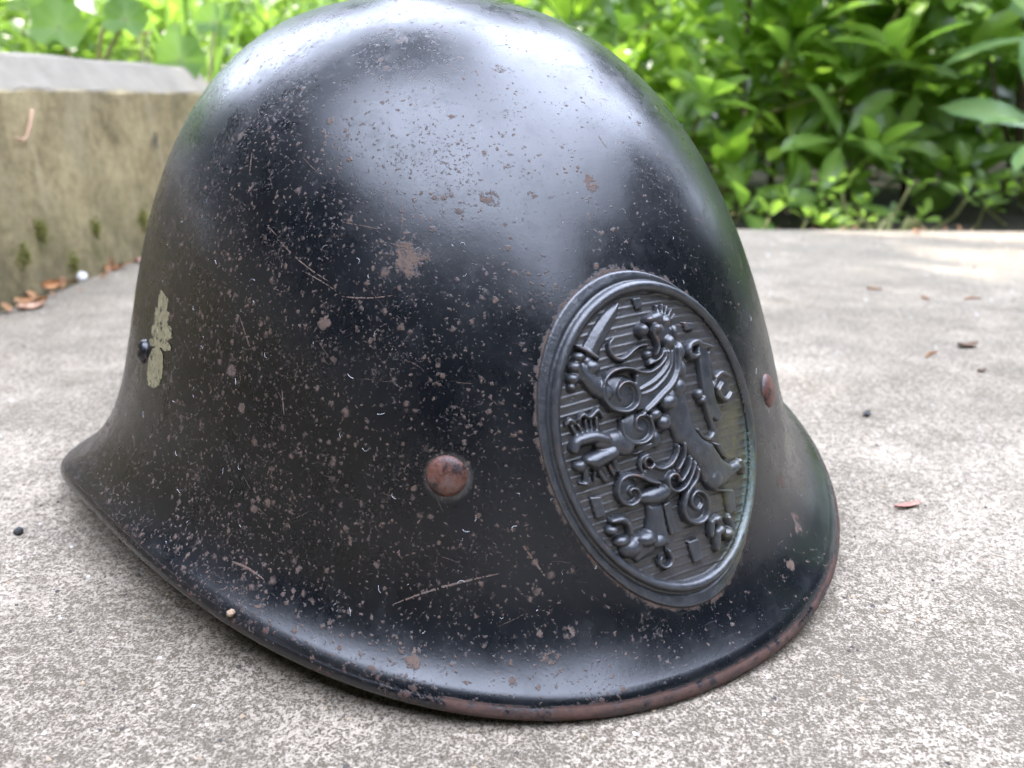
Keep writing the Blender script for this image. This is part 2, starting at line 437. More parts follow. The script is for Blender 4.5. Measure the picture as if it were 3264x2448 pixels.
def mat_leaf(name, dark, light, young, trans=0.45, rough=0.38, blue=0.0):
    b = NB(name); v = b.obj()
    r = b.math('FRACT', b.math('ADD', b.at("rnd"), b.n("ShaderNodeObjectInfo").outputs["Random"]))
    col = b.mix(r, dark, light)
    col = b.mix(b.rng(r, 0.68, 0.90), col, young)
    vein = b.at("vein")
    col = b.mix(b.math('MULTIPLY', vein, 0.5), col, b.mix(0.5, young, (0.30, 0.36, 0.12)))
    col = b.mix(b.math('MULTIPLY', b.rng(b.noise(b.pos(), 70, 4, 0.6), 0.45, 0.7), 0.25), col, dark)
    pr = b.bsdf(Base_Color=col, Roughness=rough, IOR=1.45)
    tr = b.n("ShaderNodeBsdfTranslucent")
    tcol = b.mix(0.55, col, tuple(min(1, c * 2.2) for c in young))
    b.put(tr.inputs["Color"], tcol)
    mxs = b.n("ShaderNodeMixShader"); mxs.inputs[0].default_value = trans
    b.t.links.new(pr, mxs.inputs[1]); b.t.links.new(tr.outputs[0], mxs.inputs[2])
    return b.done(mxs.outputs[0])

def mat_plain(name, c1, c2, scale=60, rough=0.8, bump=0.0005):
    b = NB(name); v = b.obj(); n = b.noise(v, scale, 5, 0.65)
    return b.done(b.bsdf(Base_Color=b.mix(b.rng(n, 0.3, 0.7), c1, c2), Roughness=rough, Normal=b.bump(n, bump, 0.6)))

M_SHELL = mat_shell(); M_BADGE = mat_badge("blackened_brass"); M_LION = mat_badge("blackened_brass_relief", 0.9)
M_RIVET = mat_rust(); M_DECAL = mat_decal(); M_SLAB = mat_slab(); M_WALL = mat_wall(); M_SOIL = mat_soil()
M_RHODO = mat_leaf("rhododendron_leaf", (0.059, 0.122, 0.024), (0.122, 0.210, 0.035), (0.185, 0.319, 0.029), 0.42, 0.30)
M_YOUNG = mat_leaf("young_leaf", (0.109, 0.235, 0.018), (0.168, 0.311, 0.025), (0.235, 0.370, 0.029), 0.55, 0.42)
M_HERB = mat_leaf("herb_leaf", (0.059, 0.143, 0.025), (0.101, 0.210, 0.038), (0.185, 0.302, 0.050), 0.5, 0.5)
M_WOOD = mat_leaf("woodland_leaf", (0.063, 0.126, 0.018), (0.134, 0.231, 0.027), (0.202, 0.319, 0.038), 0.5, 0.42)
M_DARKTREE = mat_leaf("evergreen_leaf", (0.010, 0.022, 0.009), (0.018, 0.036, 0.012), (0.028, 0.050, 0.014), 0.05, 0.7)
M_BARK = mat_plain("bark", (0.035, 0.022, 0.014), (0.11, 0.075, 0.050), 90, 0.9, 0.002)
M_TWIG = mat_plain("green_twig", (0.10, 0.13, 0.03), (0.24, 0.21, 0.07), 120, 0.7)

# ------------------------------------------------------------------ setting
WALL_A = math.atan2(0.0581, 0.9983)           # the bay is turned a little to the right of the view
def bay(x, y, z=0.0):
    """bay coordinates: x across from the wall face, y along it from the camera"""
    c, s = math.cos(WALL_A), math.sin(WALL_A)
    ox, oy = -0.368, 0.0
    return (ox + x * c + y * s, oy - x * s + y * c, z)

SLAB_END = 0.928
def build_setting():
    # ground: one soil sheet to the horizon
    n = 60
    me = quad_mesh("soil", [(x, y, GZ - 0.03) for x in np.linspace(-60, 60, n) for y in np.linspace(-60, 60, n)], grid_faces(n, n)[:, ::-1])
    setp(link("soil", me, M_SOIL), kind="structure")
    # slab
    bm = bmesh.new()
    c = [bay(x, y) for x, y in ((0.0, -1.6), (3.2, -1.6), (3.2, SLAB_END), (0.0, SLAB_END))]
    top = [bm.verts.new((p[0], p[1], GZ)) for p in c]
    bot = [bm.verts.new((p[0], p[1], GZ - 0.10)) for p in c]
    bm.faces.new(top)
    for i in range(4): bm.faces.new((top[i], bot[i], bot[(i + 1) % 4], top[(i + 1) % 4]))
    bm.edges.ensure_lookup_table()
    es = [e for e in bm.edges if all(v in top for v in e.verts)]
    bmesh.ops.bevel(bm, geom=es, offset=0.006, segments=3, affect='EDGES', profile=0.5)
    bmesh.ops.recalc_face_normals(bm, faces=bm.faces)
    me = bpy.data.meshes.new("concrete_slab"); bm.to_mesh(me); bm.free()
    setp(link("concrete_slab", me, M_SLAB, smooth=False), kind="structure")
    # retaining wall with a chamfered coping, slightly uneven arris
    prof = [(0.0, GZ - 0.02), (0.0, 0.02), (0.0, 0.05), (0.0, 0.09), (0.0, 0.1335), (-0.0015, 0.1362), (-0.012, 0.1475), (-0.0215, 0.1585), (-0.026, 0.1605), (-0.10, 0.162), (-0.16, 0.1605), (-0.165, 0.156), (-0.165, -0.1)]
    ys = np.linspace(-1.6, SLAB_END + 0.015, 200)
    V = []
    for y in ys:
        for k, (x, z) in enumerate(prof):
            w = 0.0005 * math.sin(y * 31 + k) + 0.0005 * math.sin(y * 77 + k * 2.1)
            V.append(bay(x + w, y, z + (0.0006 * math.sin(y * 43 + k * 1.3) if 3 < k < 11 else 0)))
    nb = len(prof)
    Fc = [tuple(f) for f in grid_faces(len(ys), nb)]
    bm = bmesh.new(); vs = [bm.verts.new(v) for v in V]
    for f in Fc: bm.faces.new([vs[i] for i in f])
    bm.faces.new(vs[:nb][::-1]); bm.faces.new(vs[-nb:])
    bmesh.ops.recalc_face_normals(bm, faces=bm.faces)
    me = bpy.data.meshes.new("retaining_wall"); bm.to_mesh(me); bm.free()
    setp(link("retaining_wall", me, M_WALL, smooth=False), "low algae stained concrete kerb wall with pale chamfered top, left of the helmet", "wall")
    # raised bed behind the wall
    me = quad_mesh("raised_bed", [bay(x, y, 0.125 + 0.015 * math.sin(x * 9) * math.cos(y * 7)) for x in np.linspace(-4.0, -0.164, 40) for y in np.linspace(-1.6, 3.0, 40)], grid_faces(40, 40)[:, ::-1])
    setp(link("raised_bed", me, M_SOIL), kind="structure")
build_setting()

# ------------------------------------------------------------------ helmet
HP = dict(af=.14981, ab=.10809, b=.10297, H=.16086, p=1.95459, q=2.50679, taper=-.04963, f0=.02379, f1=-.00291, f2=-.0007, f3=.00137,
          e0=.00622, e1=.00369, e2=-.00678, e3=-.0056, w=.01999, n=2.15972)
LIP = 0.0036                      # height of the rolled-down edge
def rim_z(th):
    return HP['e0'] + HP['e1'] * np.cos(th) + HP['e2'] * np.cos(2 * th) + HP['e3'] * np.cos(3 * th)
def shell_r(th, z):
    """radius of the bowl in direction th (0 = front) at height z"""
    c, s = np.cos(th), np.sin(th)
    a = np.where(c > 0, HP['af'], HP['ab'])
    rho = (np.abs(c / a) ** HP['n'] + np.abs(s / HP['b']) ** HP['n']) ** (-1 / HP['n'])
    zr = rim_z(th)
    zz = np.clip(z / HP['H'], -1, 1)
    sc = np.clip(1 - np.abs(zz) ** HP['p'], 0, None) ** (1 / HP['q']) * (1 - HP['taper'] * zz)
    sp = np.arcsin(np.clip((z - zr) / (HP['H'] - zr), -1, 1)) / (np.pi / 2)
    fl = (HP['f0'] + HP['f1'] * c + HP['f2'] * np.cos(2 * th) + HP['f3'] * np.cos(3 * th) + .0032 * np.exp(-((th + 1.70) / .30) ** 2)) * (.52 * np.exp(-np.maximum(z - zr - LIP + .0008, 0) / .027) + .48 * np.exp(-np.maximum(z - zr - LIP + .0008, 0) / .0078))
    return rho * sc + fl * (1 - sp ** 4)
def shell_p(th, z):
    r = shell_r(th, z)
    return np.stack([r * np.cos(th), r * np.sin(th), z + 0 * th], -1)
def front_p(a, z):
    """point of the shell with lateral coordinate a (front side)"""
    th = np.arcsin(np.clip(a / 0.14, -.99, .99))
    for _ in range(25):
        th = np.arcsin(np.clip(a / shell_r(th, z), -.99, .99))
    return np.stack([shell_r(th, z) * np.cos(th), a, z], -1)

helmet = empty("helmet")
setp(helmet, "black painted steel helmet with oval lion badge and rust specks, lying on the concrete", "helmet")
helmet.matrix_world = (Matrix.Translation((-.03341, .31044, 0)) @ Matrix.Rotation(-1.07463, 4, 'Z') @ Matrix.Rotation(.02655, 4, 'X') @ Matrix.Rotation(-.0054, 4, 'Y'))

def build_shell():
    NTH = 360
    th = np.linspace(-np.pi, np.pi, NTH, endpoint=False)
    zr = rim_z(th)
    rows = []; rimd = []
    # outer face from crown down to just above the lip
    S = np.concatenate([np.linspace(1.0, 0.9, 12)[:-1], np.linspace(0.9, 0.25, 60)[:-1], np.linspace(0.25, 0.0, 40)])
    zt = zr + LIP
    for s in S:
        z = zt + (HP['H'] - zt) * np.sin(s * np.pi / 2)
        if s == 1.0: z = np.full(NTH, HP['H'] - 1e-7)
        rows.append(shell_p(th, z)); rimd.append((z - zt) * 1.8e3 + 4.8)
    R0 = shell_r(th, zr)
    def ring(dr, dz): return np.stack([(R0 + dr) * np.cos(th), (R0 + dr) * np.sin(th), zr + dz], -1)
    for dr, dz in ((-.0012, .00335), (-.0008, .0030), (-.00045, .0026), (-.0002, .0021), (-.00005, .0016), (.0, .0011), (-.0001, .0008), (-.0003, .0003), (-.0007, 0), (-.0012, .0001), (-.0015, .0006), (-.0016, .0014), (-.0024, .0026), (-.0038, .0030)):
        rows.append(ring(dr, dz)); rimd.append(np.full(NTH, max(0.0, dz * 1e3) if dr > -.0012 else 0.0))
    # inner face, 1.3 mm inside
    for s in np.linspace(0.0, 1.0, 50):
        z = zt + (HP['H'] - .0013 - zt) * np.sin(s * np.pi / 2)
        P = shell_p(th, np.minimum(z, HP['H'] - 1e-7))
        k = np.clip(1 - .0013 / np.maximum(np.hypot(P[:, 0], P[:, 1]), .0014), 0, 1)
        P[:, 0] *= k; P[:, 1] *= k; P[:, 2] -= .0006
        rows.append(P); rimd.append(np.full(NTH, 20.0))
    V = np.stack(rows, 1).reshape(-1, 3)
    Fq = grid_faces(NTH, len(rows), wrap_u=True)
    me = quad_mesh("shell", V, Fq[:, ::-1])
    attr(me, "rim", np.stack(rimd, 1).ravel())
    return link("shell", me, M_SHELL, helmet)
shell = build_shell()

def shell_frame(th, z):
    e = 1e-4
    p = Vector(shell_p(np.array(th), np.array(z)))
    du = Vector(shell_p(np.array(th + e), np.array(z))) - p
    dv = Vector(shell_p(np.array(th), np.array(z + e))) - p
    nrm = du.cross(dv).normalized()
    return p, du.normalized(), dv.normalized(), nrm

def dome(name, th, z, R, hgt, mat, jitter=0.0, seed=0):
    """a rivet head seated on the shell"""
    r_ = random.Random(seed)
    p, u, v, nrm = shell_frame(th, z)
    u = v.cross(nrm).normalized(); v = nrm.cross(u).normalized()
    prof = [(1.06, -.3), (1.04, .03), (1.0, .22), (.93, .44), (.80, .68), (.6, .87), (.35, .97), (.12, 1.0)]
    n = 40; V = []; Fc = []
    for k, (rr, hh) in enumerate(prof):
        for i in range(n):
            w = 2 * math.pi * i / n
            q = rr * R * (1 + jitter * math.sin(3 * w + seed) * (0.5 + rr / 2) + jitter * .6 * math.sin(7 * w + seed * 2))
            V.append(tuple(p + u * q * math.cos(w) + v * q * math.sin(w) + nrm * (hh * hgt + jitter * .0004 * math.sin(5 * w))))
    for k in range(len(prof) - 1):
        for i in range(n):
            i2 = (i + 1) % n
            Fc.append((k * n + i, k * n + i2, (k + 1) * n + i2, (k + 1) * n + i))
    bm = bmesh.new(); vs = [bm.verts.new(x) for x in V]
    for f in Fc: bm.faces.new([vs[i] for i in f])
    bm.faces.new(vs[-n:])
    me = bpy.data.meshes.new(name); bm.to_mesh(me); bm.free()
    return link(name, me, mat, helmet)
dome("rivet", -.3552, .0491, .0045, .0015, M_RIVET, .006, 1)
dome("rivet", .3379, .0510, .0045, .0015, M_RIVET, .006, 4)
setp(dome("lug", -1.322, .0593, .0036, .0022, M_SHELL, .0, 2), label="small black domed lug on the side")
bpy.data.objects["lug"].data.attributes.new("rim", 'FLOAT', 'POINT').data.foreach_set("value", np.full(len(bpy.data.objects["lug"].data.vertices), 20.0, dtype=np.float32))

GRENADE = [(-1.2215, 78.96), (-1.1789, 77.99), (-1.1503, 77.64), (-1.1489, 74.38), (-1.1244, 74.41), (-1.1295, 71.05), (-1.0999, 70.81), (-1.0862, 68.26), (-1.1198, 66.75), (-1.0891, 65.77), (-1.0911, 64.72), (-1.1266, 63.73), (-1.1703, 63.79), (-1.1403, 62.59), (-1.1326, 59.88), (-1.1298, 56.65), (-1.1473, 53.72), (-1.1833, 52.01), (-1.2304, 51.51), (-1.2585, 54.65), (-1.2593, 58.97), (-1.2352, 62.12), (-1.2027, 63.28), (-1.2531, 62.37), (-1.2799, 63.29), (-1.2651, 64.48), (-1.2329, 64.75), (-1.2662, 66.19), (-1.2672, 67.9), (-1.2406, 69.3), (-1.2591, 71.08), (-1.2627, 73.16), (-1.234, 74.1), (-1.2422, 76.93)]
def inside(px, py, poly):
    r = np.zeros(px.shape, bool); n = len(poly); j = n - 1
    for i in range(n):
        xi, yi = poly[i]; xj, yj = poly[j]
        if yi != yj:
            r ^= ((yi > py) != (yj > py)) & (px < (xj - xi) * (py - yi) / (yj - yi) + xi)
        j = i
    return r
def seg_dist(px, py, poly, closed=True):
    d = np.full(px.shape, 1e9)
    m = len(poly) if closed else len(poly) - 1
    for i in range(m):
        ax, ay = poly[i]; bx, by = poly[(i + 1) % len(poly)]
        L = (bx - ax) ** 2 + (by - ay) ** 2 + 1e-12
        t = np.clip(((px - ax) * (bx - ax) + (py - ay) * (by - ay)) / L, 0, 1)
        d = np.minimum(d, np.hypot(px - ax - t * (bx - ax), py - ay - t * (by - ay)))
    return d
def build_decal():
    tg = np.linspace(-1.29, -1.08, 120); zg = np.linspace(50.5, 80, 150)
    T, Z = np.meshgrid(tg, zg, indexing='ij')
    poly = [(t * 100, z) for t, z in GRENADE]
    keep = inside(T * 100, Z, poly)
    P = shell_p(T, Z / 1e3)
    e = 1e-4
    N = np.cross(shell_p(T + e, Z / 1e3) - P, shell_p(T, Z / 1e3 + e) - P); N /= np.linalg.norm(N, axis=-1, keepdims=True)
    P = P + N * 1.2e-4
    F_ = grid_faces(120, 150)
    F_ = F_[keep.ravel()[F_].sum(1) >= 3]
    used, inv = np.unique(F_, return_inverse=True)
    me = quad_mesh("grenade_emblem", P.reshape(-1, 3)[used], inv.reshape(-1, 4))
    setp(link("grenade_emblem", me, M_DECAL, helmet), label="faded gold flaming grenade emblem painted on the side")
build_decal()

# ---- the cast badge: (lateral, height) in mm over the front of the shell
TRACE = [['sword','st',[[-14.77,74.16],[-11.97,77.25],[-8.91,80.15],[-6.71,82.01],[-5.66,83.19]],[1.76,1.71,1.48,0.92,0.18],1.2],['sword','sr',[[-18.04,75.33],[-15.76,73.86],[-13.72,72.24]],[0.55],1.5],['lion','b',[[-17.96,72.89]],[1.59,1.28],1.9],['lion','b',[[-19.19,70.92]],[1.8,1.45],2.0],['lion','b',[[-20.2,68.59]],[1.7,1.37],1.9],['lion','b',[[-20.81,66.86]],[1.23,0.99],1.5],['lion','b',[[-15.41,70.48]],[2.12,1.71],1.9],['lion','b',[[-16.41,71.74]],[1.91,1.54],1.4],['lion','sr',[[-18.02,70.14],[-16.63,68.18],[-15.17,66.35],[-13.24,64.77]],[1.76,1.76,1.94,1.85],1.6],['tongue','sr',[[-8.92,75.89],[-10.05,74.89],[-10.29,73.44],[-9.57,71.95],[-7.95,71.23],[-6.23,71.65],[-4.32,72.7],[-2.25,73.4],[0.11,73.29]],[0.37,0.46,0.51,0.55,0.55,0.46,0.37,0.33,0.33],1.2],['lion','b',[[-1.2,76.58]],[1.59,1.62],2.4],['lion','b',[[2.37,76.4]],[1.53,1.37],2.5],['lion','b',[[1.29,78.48]],[1.48,1.11],2.0],['lion','b',[[5.62,77.34]],[1.7,1.62],2.1],['lion','b',[[3.53,78.5]],[2.54,1.62],1.8],['lion','b',[[4.29,75.52]],[3.18,2.56],1.5],['lion','b',[[5.44,72.96]],[1.95,1.88],2.3],['lion','b',[[8.02,74.93]],[1.17,1.88],1.5],['lion','b',[[8.39,70.58]],[1.4,2.39],1.9],['lion','b',[[7.61,66.59]],[1.65,2.65],2.0],['lion','b',[[5.98,62.74]],[2.33,2.48],2.1],['lion','b',[[2.59,60.01]],[2.76,2.14],2.2],['lion','sr',[[4.49,81.3],[4.4,79.89]],[0.31],1.3],['lion','sr',[[5.99,81.26],[5.62,79.71]],[0.31],1.3],['lion','sr',[[7.36,80.72],[6.59,79.4]],[0.31],1.3],['lion','sr',[[8.51,79.79],[7.33,78.7]],[0.31],1.3],['lion','sr',[[9.26,78.66],[7.79,77.86]],[0.31],1.3],['lion','sr',[[4.08,79.59],[6.16,78.79],[7.7,77.54]],[0.55],1.3],['lion','sr',[[1.09,76.17],[2.15,74.33],[2.33,72.44],[1.23,70.76]],[0.37,0.55,0.46,0.28],1.7],['lion','b',[[-0.74,71.24]],[1.27,1.11],1.5],['lion','b',[[-0.13,69.71]],[1.48,0.77],1.4],['lion','sr',[[3.42,71.42],[2.44,70.22],[0.7,69.49],[-1.14,69.11]],[0.46,0.42,0.37,0.28],1.6],['lion','p',[[3.62,73.93],[8.0,71.85],[7.08,67.37],[5.79,65.02],[2.89,62.46],[-3.52,59.18],[-7.15,59.81],[-5.48,67.78],[-0.07,68.1],[3.23,69.75]],[0.6],1.25],['lion','sr',[[3.82,71.19],[3.19,69.59],[0.81,68.12],[-1.75,67.44],[-4.2,67.92],[-6.25,68.91],[-8.58,69.33],[-11.21,68.96],[-13.14,67.57],[-14.08,65.71],[-14.14,63.57],[-12.92,61.57],[-11.02,60.44],[-8.51,60.12],[-6.36,61.2],[-5.56,63.09],[-6.05,65.19],[-7.45,66.25],[-9.06,66.24],[-10.33,65.35],[-10.78,64.08],[-10.25,62.83]],[0.46,0.46,0.46,0.44,0.44,0.44,0.48,0.52,0.55,0.55,0.55,0.55,0.55,0.55,0.52,0.52,0.52,0.5,0.46,0.43,0.37,0.28],1.9],['lion','b',[[-9.99,64.13]],[5.09,4.1],1.15],['lion','sr',[[4.7,71.04],[4.24,68.73],[2.3,66.85],[-0.71,65.32],[-3.25,64.56],[-5.25,64.05]],[0.55,0.65,0.65,0.65,0.55,0.37],1.7],['lion','sr',[[5.82,70.85],[5.05,68.25],[3.28,66.16],[0.63,64.41],[-2.24,63.29],[-5.02,63.17]],[0.46,0.51,0.55,0.55,0.52,0.37],1.6],['lion','sr',[[7.48,71.26],[7.05,68.24],[5.99,65.85],[3.85,63.66],[0.76,61.99],[-1.74,60.56],[-4.34,59.32]],[0.65,0.69,0.74,0.74,0.74,0.74,0.46],1.9],['lion','b',[[-7.28,55.93]],[4.35,3.68],1.1],['lion','sr',[[-5.05,58.93],[-3.44,57.45],[-3.1,55.32],[-3.86,53.58],[-5.94,52.6],[-8.45,52.89],[-10.4,54.26],[-11.03,56.23],[-10.73,58.37]],[0.46,0.46,0.48,0.48,0.48,0.48,0.46,0.43,0.33],1.7],['lion','sr',[[-4.33,58.29],[-6.37,58.57],[-7.53,57.33],[-7.28,55.93],[-5.95,55.34]],[0.37,0.39,0.39,0.37,0.26],1.7],['lion','b',[[-1.82,58.0]],[2.01,1.62],2.0],['lion','b',[[0.27,55.79]],[2.23,2.02],2.0],['lion','b',[[-2.22,52.56]],[1.8,2.22],1.3],['lion','b',[[-4.57,51.47]],[3.39,0.85],0.9],['lion','sr',[[-10.51,52.58],[-12.64,53.79],[-14.52,53.92],[-16.7,54.26]],[2.13,2.31,2.03,1.48],1.7],['lion','sr',[[-15.11,54.86],[-17.55,55.72],[-19.89,55.71],[-21.93,55.14],[-22.8,53.59]],[1.11,1.39,1.39,1.2,1.02],2.1],['lion','sr',[[-14.13,51.83],[-16.49,51.19],[-18.42,50.65],[-20.18,50.9]],[1.57,1.76,1.85,1.11],2.2],['lion','b',[[-21.95,49.8]],[1.8,1.54],1.7],['lion','b',[[-18.2,49.77]],[2.12,1.37],1.9],['lion','sr',[[-21.53,56.42],[-22.35,58.67]],[0.55],1.1],['lion','sr',[[-20.21,56.92],[-20.79,58.65]],[0.46],1.1],['lion','sr',[[-19.2,57.11],[-19.14,59.43]],[0.42],1.1],['lion','sr',[[-18.11,57.13],[-17.94,59.6]],[0.37],1.1],['lion','sr',[[-16.98,55.81],[-16.54,59.75]],[0.55],1.1],['lion','sr',[[-20.71,48.79],[-21.0,46.47]],[0.83],1.1],['lion','sr',[[-18.95,48.03],[-19.19,46.03]],[0.37],1.1],['lion','sr',[[-17.59,47.99],[-16.45,45.94]],[0.74],1.1],['lion','sr',[[-15.19,48.96],[-14.39,46.95]],[0.51],1.1],['lion','sr',[[-13.76,49.56],[-13.13,47.58]],[0.74],1.1],['lion','sr',[[-23.67,58.99],[-22.63,60.02],[-21.57,59.15]],[0.37,0.65,0.37],1.4],['lion','sr',[[-20.75,59.8],[-19.49,60.88],[-18.02,60.11],[-15.97,61.33],[-15.1,59.54]],[0.37,0.55,0.55,0.65,0.28],1.5],['lion','sr',[[-22.72,46.21],[-21.02,45.8],[-20.28,47.04]],[0.37,0.55,0.28],1.3],['lion','sr',[[-10.45,50.69],[-7.88,50.39],[-4.72,50.64]],[0.28],0.7],['lion','sr',[[-3.95,47.19],[-5.14,46.48],[-6.36,47.33],[-6.22,48.69],[-5.02,48.97],[-4.04,47.9]],[0.37],1.4],['lion','sr',[[-5.1,49.68],[-6.87,49.16],[-7.59,47.41],[-7.08,45.58]],[0.33,0.46,0.46,0.28],1.2],['lion','sr',[[-3.84,46.64],[-1.94,45.71],[0.6,46.21],[2.46,47.73],[3.43,49.81]],[0.41,0.46,0.48,0.48,0.41],1.5],['lion','sr',[[5.14,49.96],[4.8,47.56],[3.81,46.01],[2.28,44.6]],[0.46],1.6],['lion','sr',[[6.36,46.31],[5.4,44.4],[3.92,42.79],[2.36,41.92],[1.84,43.46],[0.12,43.94],[-0.97,42.87],[-0.64,41.03],[0.95,39.86],[2.93,40.01],[4.39,40.9],[6.03,42.64],[7.56,44.95]],[0.41,0.43,0.43,0.43,0.46,0.52,0.55,0.55,0.55,0.52,0.46,0.43,0.33],1.8],['lion','sr',[[8.44,43.12],[7.31,41.07],[5.36,39.77],[3.68,38.4],[2.53,36.02]],[0.55,0.55,0.55,0.55,0.55],1.6],['lion','p',[[0.78,60.27],[2.93,62.96],[7.01,64.44],[8.6,62.92],[8.49,60.85],[8.63,56.43],[9.55,52.51],[11.36,50.12],[14.62,47.86],[17.34,43.49],[20.09,41.23],[25.21,41.17],[25.16,38.37],[21.2,38.11],[16.39,36.6],[12.33,36.85],[9.76,39.54],[8.92,43.0],[6.59,46.25],[4.79,49.33],[3.16,50.57],[1.92,54.85]],[2.2],1.45],['lion','b',[[13.41,39.46]],[2.97,2.91],1.9],['lion','sr',[[23.45,40.78],[24.32,39.01],[23.96,37.63]],[0.83,0.83,0.46],1.5],['lion','sr',[[-3.35,42.7],[-5.93,43.78],[-8.16,45.27],[-10.64,46.1],[-12.66,45.79],[-13.85,44.46],[-14.28,42.49],[-13.63,40.65],[-11.96,39.55],[-10.01,39.85],[-9.08,41.13],[-9.54,42.61],[-10.87,43.05],[-11.58,42.32],[-10.81,41.65]],[0.46,0.52,0.54,0.55,0.57,0.57,0.57,0.57,0.55,0.54,0.5,0.46,0.43,0.37,0.28],1.8],['lion','b',[[-11.56,42.49]],[3.18,3.25],0.9],['lion','b',[[-4.45,40.14]],[4.88,2.22],2.0],['lion','p',[[-8.19,45.11],[-1.88,42.37],[1.66,42.08],[3.01,44.43],[-3.29,46.7],[-6.51,46.5]],[0.8],0.7],['lion','sr',[[6.44,40.37],[5.06,39.46],[3.52,37.53],[2.55,34.92],[3.45,32.39],[6.0,30.91],[8.69,31.34],[9.89,33.34],[9.91,35.86],[8.39,37.71],[6.41,38.32],[4.95,36.99],[5.11,35.34],[6.66,34.04],[8.07,34.92]],[0.65,0.65,0.65,0.67,0.67,0.65,0.59,0.55,0.54,0.52,0.5,0.46,0.43,0.37,0.28],1.7],['lion','b',[[6.57,34.78]],[3.39,3.93],0.9],['lion','p',[[-7.45,38.69],[-2.7,37.79],[-2.5,33.0],[-2.02,27.81],[-5.11,27.71],[-9.14,26.61],[-11.79,25.68],[-13.72,27.8],[-15.85,30.78],[-12.55,31.82],[-8.48,33.01],[-7.59,35.58]],[1.6],1.2],['lion','b',[[-8.5,30.76]],[2.97,2.05],2.3],['lion','b',[[-12.61,29.43]],[3.18,2.39],1.8],['lion','b',[[-5.58,29.56]],[2.97,1.88],1.9],['lion','sr',[[-16.68,36.74],[-14.22,36.62],[-12.7,35.29],[-12.52,33.01]],[0.65,0.92,0.92,0.65],1.8],['lion','b',[[-16.69,34.52]],[1.8,1.37],1.7],['lion','b',[[-14.55,31.55]],[2.33,1.54],1.6],['lion','sr',[[-3.21,26.72],[-2.54,24.82],[-3.31,23.48],[-4.99,23.31],[-6.1,24.52],[-5.46,25.9]],[0.55,0.59,0.59,0.55,0.52,0.37],1.5],['lion','b',[[15.56,25.36]],[1.8,1.62],2.0],['lion','b',[[12.63,29.85]],[1.8,1.2],1.7],['lion','b',[[13.5,26.89]],[1.7,1.37],1.6],['lion','sr',[[10.75,29.68],[10.34,28.0],[9.97,26.5]],[0.83,0.92,0.46],1.5],['lion','sr',[[12.37,26.69],[11.77,24.91],[11.29,22.75]],[1.02,1.11,0.46],1.5],['lion','sr',[[16.79,28.78],[17.46,26.03],[16.26,23.89]],[0.83,0.92,0.55],1.4],['lion','p',[[9.41,37.8],[15.55,36.64],[20.44,34.99],[20.42,29.09],[17.14,29.03],[16.58,32.49],[16.88,34.97]],[1.0],0.9],['billet','p',[[-2.77,37.45],[-0.47,37.88],[0.58,29.94],[-1.7,29.82]],[0.25],0.9],['billet','p',[[-20.98,42.81],[-17.92,42.67],[-17.63,37.76],[-20.15,37.51]],[0.25],1.1],['billet','p',[[2.81,27.25],[6.36,27.08],[6.88,21.59],[3.79,21.76]],[0.25],1.1],['billet','p',[[-1.6,83.85],[0.9,83.87],[0.87,81.21],[-1.22,81.15]],[0.25],1.0],['billet','p',[[11.6,76.74],[14.8,76.02],[15.18,74.22],[12.17,74.4]],[0.25],1.0],['billet_dot','b',[[-19.99,40.63]],[0.42,0.34],1.4],['billet_dot','b',[[-18.5,40.81]],[0.42,0.34],1.4],['billet_dot','b',[[-20.17,39.55]],[0.42,0.34],1.4],['billet_dot','b',[[-18.9,39.51]],[0.42,0.34],1.4],['billet_dot','b',[[-19.57,38.26]],[0.42,0.34],1.4],['billet_dot','b',[[-18.06,38.52]],[0.42,0.34],1.4],['tail','sr',[[18.94,69.45],[16.12,70.55],[14.21,71.52],[11.99,71.15],[11.21,69.73],[12.29,68.48],[14.19,68.64]],[0.55,0.74,0.83,0.83,0.83,0.83,0.55],1.6],['tail','sf',[[15.72,69.22],[15.56,65.73],[15.59,62.18],[15.67,58.6],[16.04,55.46]],[1.57,1.76,1.85,1.85,1.85],1.1],['tail','sf',[[16.04,55.46],[17.6,53.63]],[1.85,1.39],1.1],['tail','sr',[[17.76,68.46],[17.7,65.28],[18.1,62.52]],[0.37],1.4],['tail','sr',[[23.99,61.5],[21.49,62.82],[18.92,62.33],[17.69,60.46]],[0.55,0.7,0.65,0.37],1.4],['tail','sr',[[20.82,60.45],[19.13,59.22],[19.86,57.42],[21.61,56.44],[23.83,57.52]],[0.46,0.55,0.59,0.55,0.28],1.4],['tail','p',[[18.33,63.36],[23.53,62.15],[24.45,57.36],[21.86,56.2],[19.63,57.12],[18.19,60.7]],[0.6],0.7],['tail','b',[[12.33,59.87]],[1.31,1.28],1.5],['tail','b',[[12.77,58.36]],[1.06,0.94],1.6],['tail','sr',[[13.77,58.67],[14.45,54.58],[15.44,51.64],[15.37,50.03],[13.52,49.05],[11.4,50.29],[10.24,52.17]],[0.55,0.59,0.65,0.65,0.65,0.55,0.37],1.2],['tail','p',[[14.66,48.03],[17.01,47.24],[19.96,43.3],[18.6,42.58],[17.1,43.73]],[0.5],1.1]]

def catmull(pts, w, k=6):
    pts = np.array(pts, float); n = len(pts)
    if len(w) == 1: w = [w[0]] * n
    w = np.array(w, float)
    if n < 3: return pts, w
    o, ow = [], []
    for i in range(n - 1):
        p0, p1, p2, p3 = pts[max(i - 1, 0)], pts[i], pts[i + 1], pts[min(i + 2, n - 1)]
        for t in np.arange(k) / k:
            o.append(.5 * (2 * p1 + (p2 - p0) * t + (2 * p0 - 5 * p1 + 4 * p2 - p3) * t * t + (3 * p1 - p0 - 3 * p2 + p3) * t ** 3))
            ow.append(w[i] + (w[i + 1] - w[i]) * t)
    o.append(pts[-1]); ow.append(w[-1])
    return np.array(o), np.array(ow)

